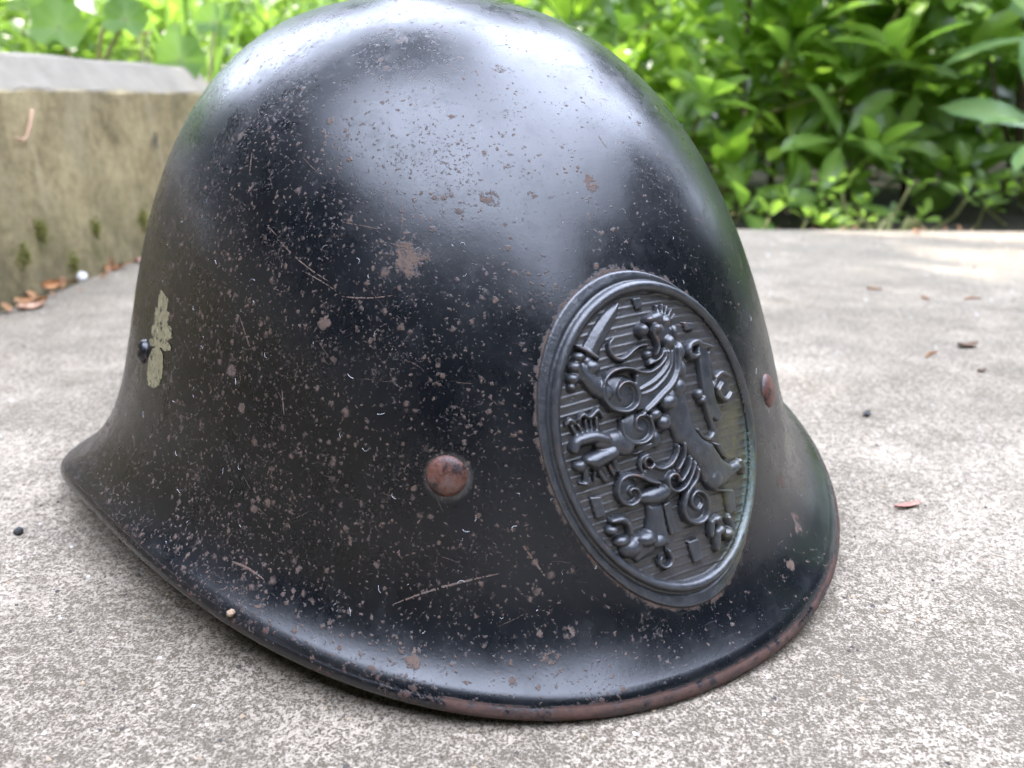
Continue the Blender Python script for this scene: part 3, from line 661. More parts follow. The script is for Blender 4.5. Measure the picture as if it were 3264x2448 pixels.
RES = 0.2
A_, B_ = np.meshgrid(np.arange(-33, 34, RES), np.arange(9.5, 93.5, RES), indexing='ij')
def ell(c, ax, dr):
    L = math.hypot(*dr); u = (dr[0] / L, dr[1] / L)
    dx, dy = A_ - c[0], B_ - c[1]
    return np.sqrt(((dx * u[0] + dy * u[1]) / ax[0]) ** 2 + ((dy * u[0] - dx * u[1]) / ax[1]) ** 2)
E_PLATE, E_RING = ell(PLATE_C, PLATE_AX, PLATE_DIR), ell(RING_C, RING_AX, RING_DIR)
SURF = front_p(A_ / 1e3, B_ / 1e3)
_n = np.cross(np.gradient(SURF, axis=0), np.gradient(SURF, axis=1)); SNRM = _n / np.linalg.norm(_n, axis=-1, keepdims=True)
if SNRM[100, 200, 0] < 0: SNRM = -SNRM
FLOOR = 0.30

def field_height(items):
    H = np.full(A_.shape, -3.0)
    for g, kind, pts, w, h in items:
        if kind[0] == 's':
            P, W = catmull(pts, w); W = W * 1.14
            val = np.full(A_.shape, -3.0)
            wm = W.max() + 1.6
            lo, hi = P.min(0) - wm, P.max(0) + wm
            i0, i1 = np.searchsorted(A_[:, 0], [lo[0], hi[0]]); j0, j1 = np.searchsorted(B_[0], [lo[1], hi[1]])
            a, b = A_[i0:i1, j0:j1], B_[i0:i1, j0:j1]
            best = np.full(a.shape, 1e9); bt = np.full(a.shape, 9.0); bw = np.ones(a.shape)
            for i in range(len(P) - 1):
                (ax, ay), (bx, by) = P[i], P[i + 1]
                L = (bx - ax) ** 2 + (by - ay) ** 2 + 1e-9
                t = np.clip(((a - ax) * (bx - ax) + (b - ay) * (by - ay)) / L, 0, 1)
                dd = np.hypot(a - ax - t * (bx - ax), b - ay - t * (by - ay))
                ww = np.maximum(W[i] + (W[i + 1] - W[i]) * t, .12)
                q = dd - ww
                m = q < best
                best = np.where(m, q, best); bt = np.where(m, dd / ww, bt); bw = np.where(m, ww, bw)
            if kind[1] == 't':
                v = np.where(bt < 1, h * (.45 + .55 * (1 - bt)), -best * 3)
            elif kind[1] == 'f':
                v = np.where(bt < 1, h * np.clip((1 - bt) * bw / .35, 0, 1), -best * 3)
            else:
                v = np.where(bt < 1, h * np.sqrt(np.clip(1 - bt ** 2, 0, 1)) ** .9, -best * 3)
            H[i0:i1, j0:j1] = np.maximum(H[i0:i1, j0:j1], v)
        elif kind == 'b':
            d = np.hypot((A_ - pts[0][0]) / w[0], (B_ - pts[0][1]) / w[1])
            H = np.maximum(H, np.where(d < 1, h * np.sqrt(np.clip(1 - d * d, 0, 1)), -(d - 1) * min(w) * 3))
        elif kind == 'p':
            d = seg_dist(A_, B_, pts); ins = inside(A_, B_, pts)
            t = np.clip(d / w[0], 0, 1)
            H = np.maximum(H, np.where(ins, h * np.sqrt(t * (2 - t)), -d * 3))
    return H

def blur(H, k=1):
    for _ in range(k):
        P = np.pad(H, 1, mode='edge')
        H = (P[1:-1, 1:-1] * 4 + P[:-2, 1:-1] * 2 + P[2:, 1:-1] * 2 + P[1:-1, :-2] * 2 + P[1:-1, 2:] * 2 + P[:-2, :-2] + P[2:, 2:] + P[:-2, 2:] + P[2:, :-2]) / 16
    return H

def relief(name, H, keep, mat, parent, label=None):
    """H in mm over the shell; keep = vertices that are part of it"""
    P = SURF + SNRM * (H[..., None] / 1e3)
    F_ = grid_faces(*A_.shape)
    F_ = F_[keep.ravel()[F_].all(1)]
    used, inv = np.unique(F_, return_inverse=True)
    me = quad_mesh(name, P.reshape(-1, 3)[used], inv.reshape(-1, 4))
    o = link(name, me, mat, parent)
    if label: o["label"] = label
    return o

def build_badge():
    grain = rng.normal(0, 1, A_.shape); grain = blur(grain, 2) * .05
    # backing plate: bevelled edge, flat flange, sunk field with raised lines
    mean = 34.0
    dpl = (1 - E_PLATE) * mean                      # mm inside the outer edge
    drg = (1 - E_RING) * mean                       # mm inside the ring crest
    Hp = -0.35 + 1.0 * np.clip(dpl / .4, 0, 1) ** .5 + grain
    lines = B_ + .0033 * (A_ - 1) ** 2
    ph = (lines / 1.93) % 1.0
    ridge = .34 * np.clip(1 - np.abs(ph - .5) / .13, 0, 1)
    hole = np.clip((drg - 1.0) / .5, 0, 1)
    Hp = Hp * (1 - hole) + (FLOOR + ridge + grain * .6) * hole
    # groove just outside the ring
    g = np.exp(-((drg + 1.65) / .35) ** 2)
    Hp = Hp - .35 * g
    keep = E_PLATE < 1.0
    badge = relief("badge", blur(Hp, 1), keep, M_BADGE, helmet, "oval blackened badge with a raised ring round a lion")
    # raised ring
    Hr = 2.1 * np.sqrt(np.clip(1 - (drg / 1.35) ** 2, 0, 1)) + .40
    relief("ring", blur(Hr, 1), np.abs(drg) < 1.35, M_LION, badge)
    clip = drg > .9
    for nm, lab in (("tail", "scrolled tail and bundle on the right of the badge"), ("tongue", "curling tongue"), ("sword", "raised sword with cross guard"), ("lion", "embossed rampant lion with scrolled mane")):
        items = [t for t in TRACE if t[0] == nm]
        H = field_height(items)
        H = blur(H, 1) + grain * .35
        k = (H > -.35) & clip
        relief(nm, np.maximum(H, -.35) * 1.42 + FLOOR, k, M_LION, badge, lab)
    bl = [t for t in TRACE if t[0] == "billet"]; dots = [t for t in TRACE if t[0] == "billet_dot"]
    for i, t in enumerate(bl):
        H = field_height([t] + (dots if i == 1 else []))
        relief("billet", np.maximum(blur(H, 1), -.3) + FLOOR + .1, (H > -.3) & (drg > .3), M_LION, badge)
build_badge()
def build_scratches():
    q = random.Random(12); V, Fc = [], []
    extra = [((60 + q.uniform(0, 75), -85 + q.uniform(0, 60), q.uniform(18, 118)), None, q.uniform(.10, .2)) for _ in range(34)]
    for a, c, w in SCRATCHES + extra:
        a = Vector(a)
        if c is None:
            c = a + Vector((q.uniform(-4, 4), q.uniform(-5, 5), q.uniform(-6, 6)))
        c = Vector(c); n = max(6, int((c - a).length / .35)); bow = q.uniform(-.05, .05) * (c - a).length
        prev = None
        for k in range(n + 1):
            t = k / n; p = a.lerp(c, t)
            th = math.atan2(p.y, p.x); z = (p.z + bow * math.sin(math.pi * t)) / 1e3
            P, u, v, nr = shell_frame(th, max(z, .012))
            if prev is not None:
                d = (P - prev[0])
                if d.length > 1e-7 and q.random() > .12:
                    sd = nr.cross(d.normalized()); hw = w * .42e-3 * (math.sin(math.pi * min(1, max(.06, t))) ** .5); b0 = len(V)
                    w0, w1, w2, w3 = (hw * q.uniform(.3, 1.25) for _ in range(4))
                    V += [tuple(prev[0] + nr * 3e-5 - sd * w0), tuple(P + nr * 3e-5 - sd * w1), tuple(P + nr * 6e-5 + sd * q.uniform(-.2, .2) * hw), tuple(P + nr * 3e-5 + sd * w2), tuple(prev[0] + nr * 3e-5 + sd * w3), tuple(prev[0] + nr * 6e-5)]
                    Fc += [(b0, b0 + 1, b0 + 2, b0 + 5), (b0 + 5, b0 + 2, b0 + 3, b0 + 4)]
            prev = (P,)
    bs = NB("rust_in_scratches"); vs_ = bs.obj()
    o = link("scratches", quad_mesh("scratches", V, Fc), bs.done(bs.bsdf(Base_Color=rust_col(bs, vs_), Roughness=.8)), helmet); o["kind"] = "stuff"
build_scratches()
def build_lint():
    q = random.Random(44); V, Fc = [], []
    for _ in range(190):
        th = q.uniform(-1.25, .45); z = q.uniform(.015, .11)
        p, u, v, nrm = shell_frame(th, z); a = q.uniform(0, 6.28); d = u * math.cos(a) + v * math.sin(a); s_ = nrm.cross(d)
        L = q.uniform(.0005, .0019); bend = q.uniform(-.5, .5) * L; b0 = len(V)
        for t in (-1, -.3, .4, 1):
            c = p + nrm * .00012 + d * (L * t / 2) + s_ * (bend * (1 - t * t))
            V += [tuple(c - s_ * .00003), tuple(c + s_ * .00003 + nrm * .00004)]
        Fc += [(b0 + 2 * i, b0 + 2 * i + 1, b0 + 2 * i + 3, b0 + 2 * i + 2) for i in range(3)]
    o = link("lint", quad_mesh("lint", V, Fc), mat_plain("lint", (.45, .45, .46), (.6, .6, .6)), helmet); o["kind"] = "stuff"
build_lint()
# a grain of grit caught on the brim
def pebble(name, loc, r, mat, seed=0, parent=None, flat=.7):
    r_ = random.Random(seed); bm = bmesh.new()
    bmesh.ops.create_icosphere(bm, subdivisions=2, radius=1.0)
    for v in bm.verts:
        k = 1 + r_.uniform(-.16, .16)
        v.co = Vector((v.co.x * k * r[0], v.co.y * k * r[1], v.co.z * k * r[2]))
    me = bpy.data.meshes.new(name); bm.to_mesh(me); bm.free()
    o = link(name, me, mat, parent); o.location = loc; o.rotation_euler = (0, 0, r_.uniform(0, 6.28))
    return o

# ------------------------------------------------------------------ plants
def leaf_template(width=0.30, petiole=0.10, fold=0.16, droop=0.18, rows=7, tipw=1.3, wave=0.0):
    """leaf of unit length along +Y, upper side +Z; returns verts, quads, vein weights"""
    V, W = [], []
    ts = np.concatenate([[0.0, petiole], np.linspace(petiole, 1.0, rows)[1:]])
    for t in ts:
        if t <= petiole: hw = 0.012
        else:
            u = (t - petiole) / (1 - petiole)
            hw = 0.5 * width * (math.sin(math.pi * u ** tipw) ** 0.62) + (0.004 if u >= 1 else 0.006)
        z0 = -droop * t * t + 0.05 * math.sin(t * 3.0)
        for k, sx in enumerate((-1, 0, 1)):
            V.append((sx * hw, t, z0 + abs(sx) * hw * fold * 2 + wave * abs(sx) * math.sin(t * 14)))
            W.append(1.0 if sx == 0 else 0.0)
    return np.array(V), grid_faces(len(ts), 3)[:, ::-1], np.array(W)

def leaf_mesh(name, mat, **kw):
    V, F_, W = leaf_template(**kw)
    me = quad_mesh(name, V, F_)
    attr(me, "vein", W); attr(me, "rnd", np.zeros(len(V)))
    me.materials.append(mat)
    me.polygons.foreach_set("use_smooth", np.ones(len(me.polygons), dtype=bool))
    return me

def leaf_matrix(p, d, up, L, roll=0.0):
    y = Vector(d).normalized(); z = Vector(up) - y * Vector(up).dot(y)
    if z.length < 1e-4: z = y.orthogonal()
    z.normalize(); x = y.cross(z)
    m = Matrix((x, y, z)).transposed().to_4x4()
    return Matrix.Translation(p) @ m @ Matrix.Rotation(roll, 4, 'Y') @ Matrix.Scale(L, 4)

def joined_leaves(name, mats, tmpl, mat, parent=None, seed=0):
    V, F_, W = tmpl
    Mx = np.array([[list(r) for r in m] for m in mats])
    P = np.einsum('nij,vj->nvi', Mx[:, :3, :3], V) + Mx[:, None, :3, 3]
    n, k = len(mats), len(V)
    FF = (F_[None] + (np.arange(n) * k)[:, None, None]).reshape(-1, 4)
    me = quad_mesh(name, P.reshape(-1, 3), FF)
    r_ = np.random.default_rng(seed)
    attr(me, "vein", np.tile(W, n)); attr(me, "rnd", np.repeat(r_.random(n), k))
    o = link(name, me, mat, parent)
    o["kind"] = "stuff"
    return o

RHODO = [leaf_mesh("rhododendron_leaf", M_RHODO, width=w, droop=dr, fold=f) for w, dr, f in ((.34, .12, .14), (.39, .22, .10), (.30, .05, .2))]
YOUNG = [leaf_mesh("young_leaf", M_YOUNG, width=w, droop=dr, fold=f) for w, dr, f in ((.31, .02, .16), (.36, .10, .10))]
M_PALELEAF = mat_leaf('pale_leaf', (.13, .24, .09), (.20, .33, .13), (.30, .42, .14), 0.3, 0.28)
PALE = [leaf_mesh('pale_leaf', M_PALELEAF, width=.30, droop=.10, fold=.10)]
T_RHODO = leaf_template(width=.37, droop=.15, rows=5)

def whorl_mats(p, axis, n, L, spread, r_, jit=.18):
    axis = Vector(axis).normalized(); a = axis.orthogonal().normalized(); b = axis.cross(a)
    ph = r_.uniform(0, 6.28); out_ = []
    for i in range(n):
        w = ph + i * 2.399 + r_.uniform(-.25, .25)
        sp = spread * (0.62 + 0.5 * (i / max(1, n - 1))) + r_.uniform(-jit, jit)
        d = axis * math.cos(sp) + (a * math.cos(w) + b * math.sin(w)) * math.sin(sp)
        out_.append(leaf_matrix(Vector(p) + d * .004, d, axis + Vector((0, 0, .25)), L * r_.uniform(.72, 1.12), r_.uniform(-.3, .3)))
    return out_

CAMP = Vector((0, 0, .12865))
def in_view(p, margin=.06):
    v = Vector(p) - CAMP; c, s = math.cos(math.radians(18.96)), math.sin(math.radians(18.96))
    d = v.y * c - v.z * s; u = v.y * s + v.z * c
    return d > 0 and abs(v.x / d) < .618 + margin and -.47 < u / d < .464 + margin

def shrub(name, label, cat, base, whorls, leaf_meshes, mat, seed, stem_mat=None, limit=300, group=None, tmpl=None, near=1.75):
    """base on the ground; whorls = (point, axis, count, length, spread, meshes or None)"""
    r_ = random.Random(seed)
    root = empty(name, base); setp(root, label, cat, group)
    inv_ = Matrix.Translation(-Vector(base))
    strands = []; singles = []; rest = []
    for (p, ax, n, L, sp, ms) in whorls:
        q = Vector(p) - Vector(base); axv = Vector(ax).normalized()
        m1 = Vector((q.x * .25 + r_.uniform(-.02, .02), q.y * .25 + r_.uniform(-.02, .02), max(.02, q.z * .45)))
        m2 = q - axv * (.10 + .2 * q.length * .3)
        if len(strands) < 9 or r_.random() < .05: strands.append(([(q.x * .06, q.y * .06, -.03), tuple(m1), tuple(m1 * .4 + m2 * .6 + Vector((0, 0, .01))), tuple(m2 * .25 + q * .75), tuple(q)], [.0036, .0030, .0024, .0019, .0014]))
        mats = whorl_mats(p, ax, n, L, sp, r_)
        vis = in_view(p) and Vector(p).y < near
        for m in mats: (singles if (vis and len(singles) < limit) else rest).append((inv_ @ m, ms))
    tube_obj("branch", strands, stem_mat or M_TWIG, root, 6)
    for m, ms in singles:
        me = r_.choice(ms or leaf_meshes)
        o = bpy.data.objects.new("leaf", me); COL.objects.link(o); o.parent = root; o.matrix_local = m
    if rest: joined_leaves("foliage", [m for m, _ in rest], tmpl or T_RHODO, mat, root, seed)
    return root

def random_whorls(r_, n, cx, cy, sx, sy, z0, z1, L=(.08, .12), count=(6, 9), lean=.5, ms=None, zpow=1.0):
    o = []
    for _ in range(n):
        x = cx + r_.uniform(-sx, sx); y = cy + r_.uniform(-sy, sy)
        z = z0 + (z1 - z0) * r_.random() ** zpow
        ax = (r_.uniform(-lean, lean), r_.uniform(-lean, lean) - .25, 1)
        o.append(((x, y, z), ax, r_.randint(*count), r_.uniform(*L), r_.uniform(1.0, 1.45), ms))
    return o

# shrubs beyond the slab, right of the helmet
r1 = random.Random(21)
wA = [((.285, 1.145, .022), (.0, -.1, 1), 7, .088, .55, YOUNG),            # bright upright rosette beside the helmet
      ((.300, 1.10, -.012), (.25, -.5, .8), 6, .085, 1.25, None),
      ((.355, 1.12, .005), (.6, -.4, .5), 5, .085, 1.1, None)]
wA += random_whorls(r1, 20, .32, 1.26, .24, .14, .0, .34, L=(.07, .105), ms=None)
wA += random_whorls(r1, 26, .22, 1.32, .22, .14, .06, .36, L=(.055, .085), ms=YOUNG)
wA += random_whorls(r1, 60, .28, 1.50, .34, .16, .0, .62)
shrub("rhododendron_shrub", "leafy shrub with an upright bright green rosette of leaves just right of the helmet", "shrub", (.30, 1.26, GZ - .03), wA, RHODO, M_RHODO, 1, group="rhododendrons beyond the slab")
r2 = random.Random(35)
wB = [((.555, 1.33, .175), (-.05, -.1, 1), 7, .10, .75, YOUNG), ((.53, 1.30, .155), (-.2, -.3, .9), 6, .095, 1.3, None),
      ((.46, 1.15, .035), (-.2, -.5, .8), 6, .078, 1.2, None), ((.52, 1.18, .07), (.2, -.6, .6), 6, .08, 1.2, None), ((.43, 1.10, -.005), (.1, -.6, .6), 5, .07, 1.2, None)]
wB += random_whorls(r2, 30, .52, 1.26, .17, .16, .0, .32, L=(.08, .12))
wB += random_whorls(r2, 8, .50, 1.22, .16, .12, .12, .30, L=(.06, .085), ms=YOUNG)
wB += random_whorls(r2, 50, .56, 1.52, .25, .18, .0, .62)
shrub("rhododendron_shrub", "mid green shrub with broad upright leaves near the top edge, mid hedge", "shrub", (.53, 1.31, GZ - .03), wB, RHODO, M_RHODO, 2, group="rhododendrons beyond the slab")
r3 = random.Random(50)
wC = [((.665, 1.06, .088), (-.6, -.45, .55), 7, .125, .95, PALE), ((.665, 1.10, .20), (-.5, -.4, .6), 7, .115, 1.1, PALE), ((.72, 1.20, .255), (-.5, -.2, .3), 6, .11, 1.0, None)]
wC += random_whorls(r3, 24, .78, 1.30, .18, .18, .0, .30, L=(.08, .115))
wC += random_whorls(r3, 50, .88, 1.52, .25, .22, .0, .65)
sC = shrub("rhododendron_shrub", "dark shrub with long pale leaves reaching in from the right edge", "shrub", (.80, 1.30, GZ - .03), wC, RHODO, M_RHODO, 3, group="rhododendrons beyond the slab")
tube_obj("stem", [([(-.07, -.04, 0), (-.065, -.05, .10), (-.075, -.045, .2), (-.095, -.03, .42)], [.0075, .007, .006, .005]), ([(-.067, -.05, .08), (-.11, -.06, .15), (-.13, -.05, .22)], [.004, .003, .002])], M_BARK, sC)
# small leaved undergrowth along the slab edge and behind
r4 = random.Random(61)
SMALL = [leaf_mesh("small_leaf", M_WOOD, width=.42, droop=.1, fold=.1, rows=5)]
def ground_sprigs(seed, n, x0, x1, y0, y1, z0, z1, label, name, L=(.018, .03)):
    q = random.Random(seed)
    wh = [((q.uniform(x0, x1), q.uniform(y0, y1), q.uniform(z0, z1)), (q.uniform(-.4, .4), q.uniform(-.6, .1), 1), q.randint(4, 7), q.uniform(*L), q.uniform(.8, 1.4), None) for _ in range(n)]
    return shrub(name, label, "plant", ((x0 + x1) / 2, (y0 + y1) / 2, GZ - .03), wh, SMALL, M_WOOD, seed, limit=120, tmpl=leaf_template(width=.42, droop=.1, rows=4))
ground_sprigs(5, 20, .30, .62, .96, 1.10, -.02, .035, "low small leaved ground plant along the slab edge under the shrubs", "ground_plant")
ground_sprigs(6, 20, .60, .92, .97, 1.15, -.02, .05, "low small leaved ground plant along the slab edge at the far right", "ground_plant")

# woodland further back
def wood(name, n, x0, x1, y0, y1, ztop, L, mat, seed, label=None):
    q = random.Random(seed); mats = []
    while len(mats) < n:
        p = Vector((q.uniform(x0, x1), q.uniform(y0, y1), 0))
        p.z = q.random() ** .8 * ztop(p.x, p.y)
        if q.random() < .35 + .65 * (math.sin(p.x * 5.1 + p.z * 7) * math.sin(p.y * 4.3 - p.z * 5) > -.35):
            mats += whorl_mats(p, (q.uniform(-.7, .7), q.uniform(-.8, .4), 1), q.randint(5, 8), q.uniform(*L), q.uniform(.9, 1.5), q)
    o = joined_leaves(name, mats, leaf_template(width=.34, droop=.15, rows=4), mat, None, seed)
    if label: o["label"] = label
    return o
wood("woodland_undergrowth", 16000, -1.9, 2.3, 1.55, 3.2, lambda x, y: .26 + .24 * (y - 1.4), (.06, .10), M_WOOD, 81, "bright blurred undergrowth behind the shrubs").__setitem__("category", "undergrowth")
wood("woodland_foliage", 22000, -3.6, 3.8, 3.2, 4.8, lambda x, y: 1.0 + .5 * (y - 3.2), (.13, .20), M_WOOD, 82, "dense green wood far behind the shrubs").__setitem__("category", "foliage")

# bare twigs and old stems rising among the shrubs
for k, (x, y, h, lx) in enumerate(((.20, 1.42, .42, .03), (.37, 1.36, .38, -.02), (.44, 1.45, .45, .04), (.66, 1.42, .44, -.05))):
    o = tube_obj("sapling", [([(x, y, -.05), (x + lx * .3, y + .01, h * .4), (x + lx * .8, y, h * .75), (x + lx, y - .01, h)], [.006, .0052, .0045, .0035])], M_BARK if k % 2 else M_TWIG)
    setp(o, ("pale thin stem rising beside the top right of the helmet", "brown bare stem left of the tall upright leaves", "straight yellow green stem in the middle of the hedge", "dark bare stem near the right of the hedge")[k], "stem", "thin stems among the shrubs")

# plants on the bank behind the kerb wall, top left
def round_leaf(name, mat, n=22, notch=.35, cup=.18):
    V = [(0, 0, 0)]; W = [1.0]; Fc = []
    for ring in (.5, 1.0):
        for i in range(n):
            w = 2 * math.pi * i / n; r = ring * (1 + .09 * math.cos(w * 7) + .05 * math.cos(w * 3 + 1)) * (1 - notch * math.exp(-((w - 1.5 * math.pi) / .22) ** 2))
            V.append((r * math.cos(w), r * math.sin(w), cup * ring * ring + .13 * math.sin(w * 3 + .6) * ring * ring + .05 * math.sin(w * 7) * ring)); W.append(.35 if i % 3 == 0 else 0.0)
    for i in range(n):
        i2 = (i + 1) % n
        Fc.append((1 + i, 1 + n + i, 1 + n + i2, 1 + i2))
    bm = bmesh.new(); vs = [bm.verts.new(v) for v in V]
    for f in Fc: bm.faces.new([vs[i] for i in f])
    for i in range(n): bm.faces.new((vs[0], vs[1 + i], vs[1 + (i + 1) % n]))
    me = bpy.data.meshes.new(name); bm.to_mesh(me); bm.free()
    attr(me, "vein", W); attr(me, "rnd", np.zeros(len(V))); me.materials.append(mat)
    me.polygons.foreach_set("use_smooth", np.ones(len(me.polygons), dtype=bool))
    return me
ROUND = round_leaf("round_leaf", M_HERB)
def round_plant(base, leaves, label, seed):
    root = empty("round_leaved_plant", base); setp(root, label, "plant", "round leaved plants behind the wall")
    b = Vector(base); st = []
    for (p, nrm, R) in leaves:
        q = Vector(p) - b
        st.append(([(q.x * .1, q.y * .1, -.01), (q.x * .5, q.y * .5, q.z * .55), tuple(q)], [.0028, .0024, .0018]))
        o = bpy.data.objects.new("leaf", ROUND); COL.objects.link(o); o.parent = root
        o.matrix_local = leaf_matrix(q, Vector((nrm[0] * .2, .3, .6)), nrm, R)
    tube_obj("stalk", st, M_TWIG, root, 6)
round_plant((-.44, .90, .12), [((-.436, .865, .195), (.15, -.75, .55), .026), ((-.385, .90, .205), (.1, -.5, .8), .022), ((-.47, .93, .215), (-.2, -.6, .6), .028), ((-.40, .93, .245), (.3, -.3, .9), .024)], "plant with a large rounded leaf on a bare stalk above the wall at top left", 1)
round_plant((-.50, .83, .12), [((-.465, .80, .178), (-.5, -.5, .5), .024), ((-.52, .86, .22), (.2, -.6, .7), .03), ((-.49, .80, .235), (-.2, -.3, .9), .026), ((-.55, .82, .19), (.3, -.7, .4), .028)], "pale leaved plant cut off by the left edge above the wall", 2)
round_plant((-.36, .97, .0), [((-.345, .925, .168), (.0, -.3, .95), .027), ((-.365, .985, .185), (-.2, -.5, .8), .022), ((-.33, 1.0, .21), (.2, -.5, .7), .02)], "yellow green plant leaning over the wall top beside the helmet", 3)
for k, (bx, by, wn_, label) in enumerate(((-.37, 1.02, (-.05, .07), "tuft of tall pale grass stalks rising behind the wall by the helmet's left"), (-.26, 1.16, (-.10, .10), "loose tuft of grass blades behind the top left of the helmet"))):
    q = random.Random(90 + k); root = empty("grass_tuft", (bx, by, -.03)); setp(root, label, "grass", "grass tufts behind the helmet")
    for i in range(16 if k == 0 else 22):
        h = q.uniform(.22, .40); dx, dy = q.uniform(*wn_) * 1.1, q.uniform(-.06, .06); x0, y0 = q.uniform(-.03, .03), q.uniform(-.03, .03)
        hw = q.uniform(.002, .0042); V, Fc = [], []
        for t in np.linspace(0, 1, 8):
            c = Vector((x0 + dx * t ** 1.7, y0 + dy * t * t, h * (t - .12 * t ** 3))); w = hw * (1 - t ** 3) + .0003
            V += [(c.x - w, c.y, c.z), (c.x, c.y + w * .5, c.z), (c.x + w, c.y, c.z)]
        me = quad_mesh("blade", V, grid_faces(8, 3)); attr(me, "rnd", [q.random()] * 24); attr(me, "vein", [0, 1, 0] * 8)
        link("blade", me, M_HERB, root)
M_PETAL = mat_plain("pink_petal", (.42, .22, .19), (.62, .42, .38), 300, .6)
M_DEAD = mat_plain("dry_leaf", (.20, .075, .022), (.42, .20, .075), 200, .8)
fl = empty("flowering_plant", (-.41, 1.07, -.03)); setp(fl, "faded pink and rusty flower heads on thin stalks above the wall at top left", "flower")
q = random.Random(14); st = []
for i in range(7):
    p = Vector((q.uniform(-.045, .06), q.uniform(-.04, .04), q.uniform(.18, .26)))
    st.append(([(p.x * .1, p.y * .1, 0), (p.x * .6, p.y * .5, p.z * .5), tuple(p)], [.0018, .0015, .001]))
    V, Fc = [], []
    for j in range(9):
        w = j * 2.4; d = Vector((math.cos(w), math.sin(w), .5 + .3 * (j % 2))).normalized(); s_ = Vector((-math.sin(w), math.cos(w), 0)); b0 = len(V); l = q.uniform(.008, .013)
        V += [tuple(p), tuple(p + d * l * .6 - s_ * .0028), tuple(p + d * l + Vector((0, 0, -.002))), tuple(p + d * l * .6 + s_ * .0028)]; Fc.append((b0, b0 + 1, b0 + 2, b0 + 3))
    link("flower_head", quad_mesh("flower_head", V, Fc), M_PETAL if i % 2 == 0 else M_DEAD, fl)
tube_obj("stalk", st, M_TWIG, fl, 6)

# ------------------------------------------------------------------ unseen trees added to shade the slab and darken reflections in the paint
def tree(label, base, top, rad, mats, tmpl, mat, seed, limbs):
    root = empty("tree", base); setp(root, label, "tree")
    b = Vector(base); t_ = Vector(top) - b
    st = [([(0, 0, -.05), tuple(t_ * .35 + Vector((.05, .03, 0))), tuple(t_ * .7), tuple(t_)], [rad, rad * .8, rad * .55, rad * .3])]
    for l in limbs:
        v = Vector(l) - b
        st.append(([tuple(t_ * .55), tuple(t_ * .5 + v * .4 + Vector((0, 0, .1))), tuple(v)], [rad * .45, rad * .3, rad * .1]))
    tube_obj("trunk", st, M_BARK, root, 10)
    inv_ = Matrix.Translation(-b)
    o = joined_leaves("crown", [inv_ @ m for m in mats], tmpl, mat, root, seed)
T_BIG = leaf_template(width=.45, droop=.1, rows=3)
# unseen crown shaped along the sun's rays to shade all but the slab's far edge
q = random.Random(5); mats = []
for _ in range(SHADE_N if 'SHADE_N' in globals() else 2600):
    x = q.uniform(-.75, 2.1); y = q.uniform(-1.1, .98)
    if y > .80 + .07 * math.sin(x * 9) + .05 * math.sin(x * 23 + 1): continue
    p = Vector((x, y, 0)) + SUN * q.uniform(3.4, 5.2)
    mats.append(leaf_matrix(p, (q.uniform(-1, 1), q.uniform(-1, 1), q.uniform(-.5, .3)), (q.uniform(-.6, .6), q.uniform(-.6, .6), 1), q.uniform(.14, .22)))
cc = Vector((.5, .1, 0)) + SUN * 4.2
tree("unseen broadleaf tree added left of the slab, crown shaped to shade it", (-2.9, 1.7, -.03), tuple(cc + Vector((-.3, 0, .2))), .10, mats, T_BIG, M_DARKTREE, 6, [tuple(cc + Vector((.9, .2, 0))), tuple(cc + Vector((.5, -.7, .1))), tuple(cc + Vector((-.8, .6, .2)))])
# unseen trees added on all sides to darken the reflections in the helmet
EVER = ((-4.4, -.5, 5.0, 2.0, "unseen tall evergreen tree added left of the slab beyond the frame"), (-3.4, -2.9, 5.6, 1.9, "unseen tall evergreen tree added behind the camera to the far left"),
        (-1.6, -3.4, 5.0, 1.6, "unseen evergreen tree added behind the camera to the left"), (.15, -3.4, 4.6, 1.5, "unseen broad evergreen tree added straight behind the camera"),
        (2.0, -3.2, 2.9, 1.2, "unseen shorter evergreen tree added behind the camera to the right"), (3.2, -1.5, 4.2, 1.15, "unseen evergreen tree added behind the right end of the slab"),
        (3.0, .6, 2.9, 1.3, "unseen leafy tree added right of the slab beyond the frame"), (-4.4, 2.0, 5.4, 1.8, "unseen evergreen tree added on the bank far left"),
        (.8, 6.6, 5.4, 1.9, "unseen tall tree added behind the wood straight ahead"), (3.4, 5.8, 5.2, 1.9, "unseen tall tree added behind the wood at right"), (-2.2, 6.8, 4.6, 1.6, "unseen tall tree added behind the wood at left"))
for k, (bx, by, h, r, lab) in enumerate(EVER):
    q = random.Random(200 + k); mats = []
    for _ in range(7000):
        z = q.random() ** .8 * h; rr = r * (1 - (z / h) ** 2.6) * (.45 + .55 * math.sqrt(q.random())) * (1 + .16 * math.sin(z * 5 + k))
        w = q.uniform(0, 6.283); d = Vector((math.cos(w), math.sin(w), q.uniform(-.5, .2)))
        mats.append(leaf_matrix((bx + rr * math.cos(w), by + rr * math.sin(w), .1 + z), d, (q.uniform(-.4, .4), q.uniform(-.4, .4), 1), q.uniform(.26, .42)))
    tree(lab, (bx, by, -.03), (bx, by, h * .95), .09, mats, leaf_template(width=.55, droop=.2, rows=3), M_DARKTREE, 300 + k, [])

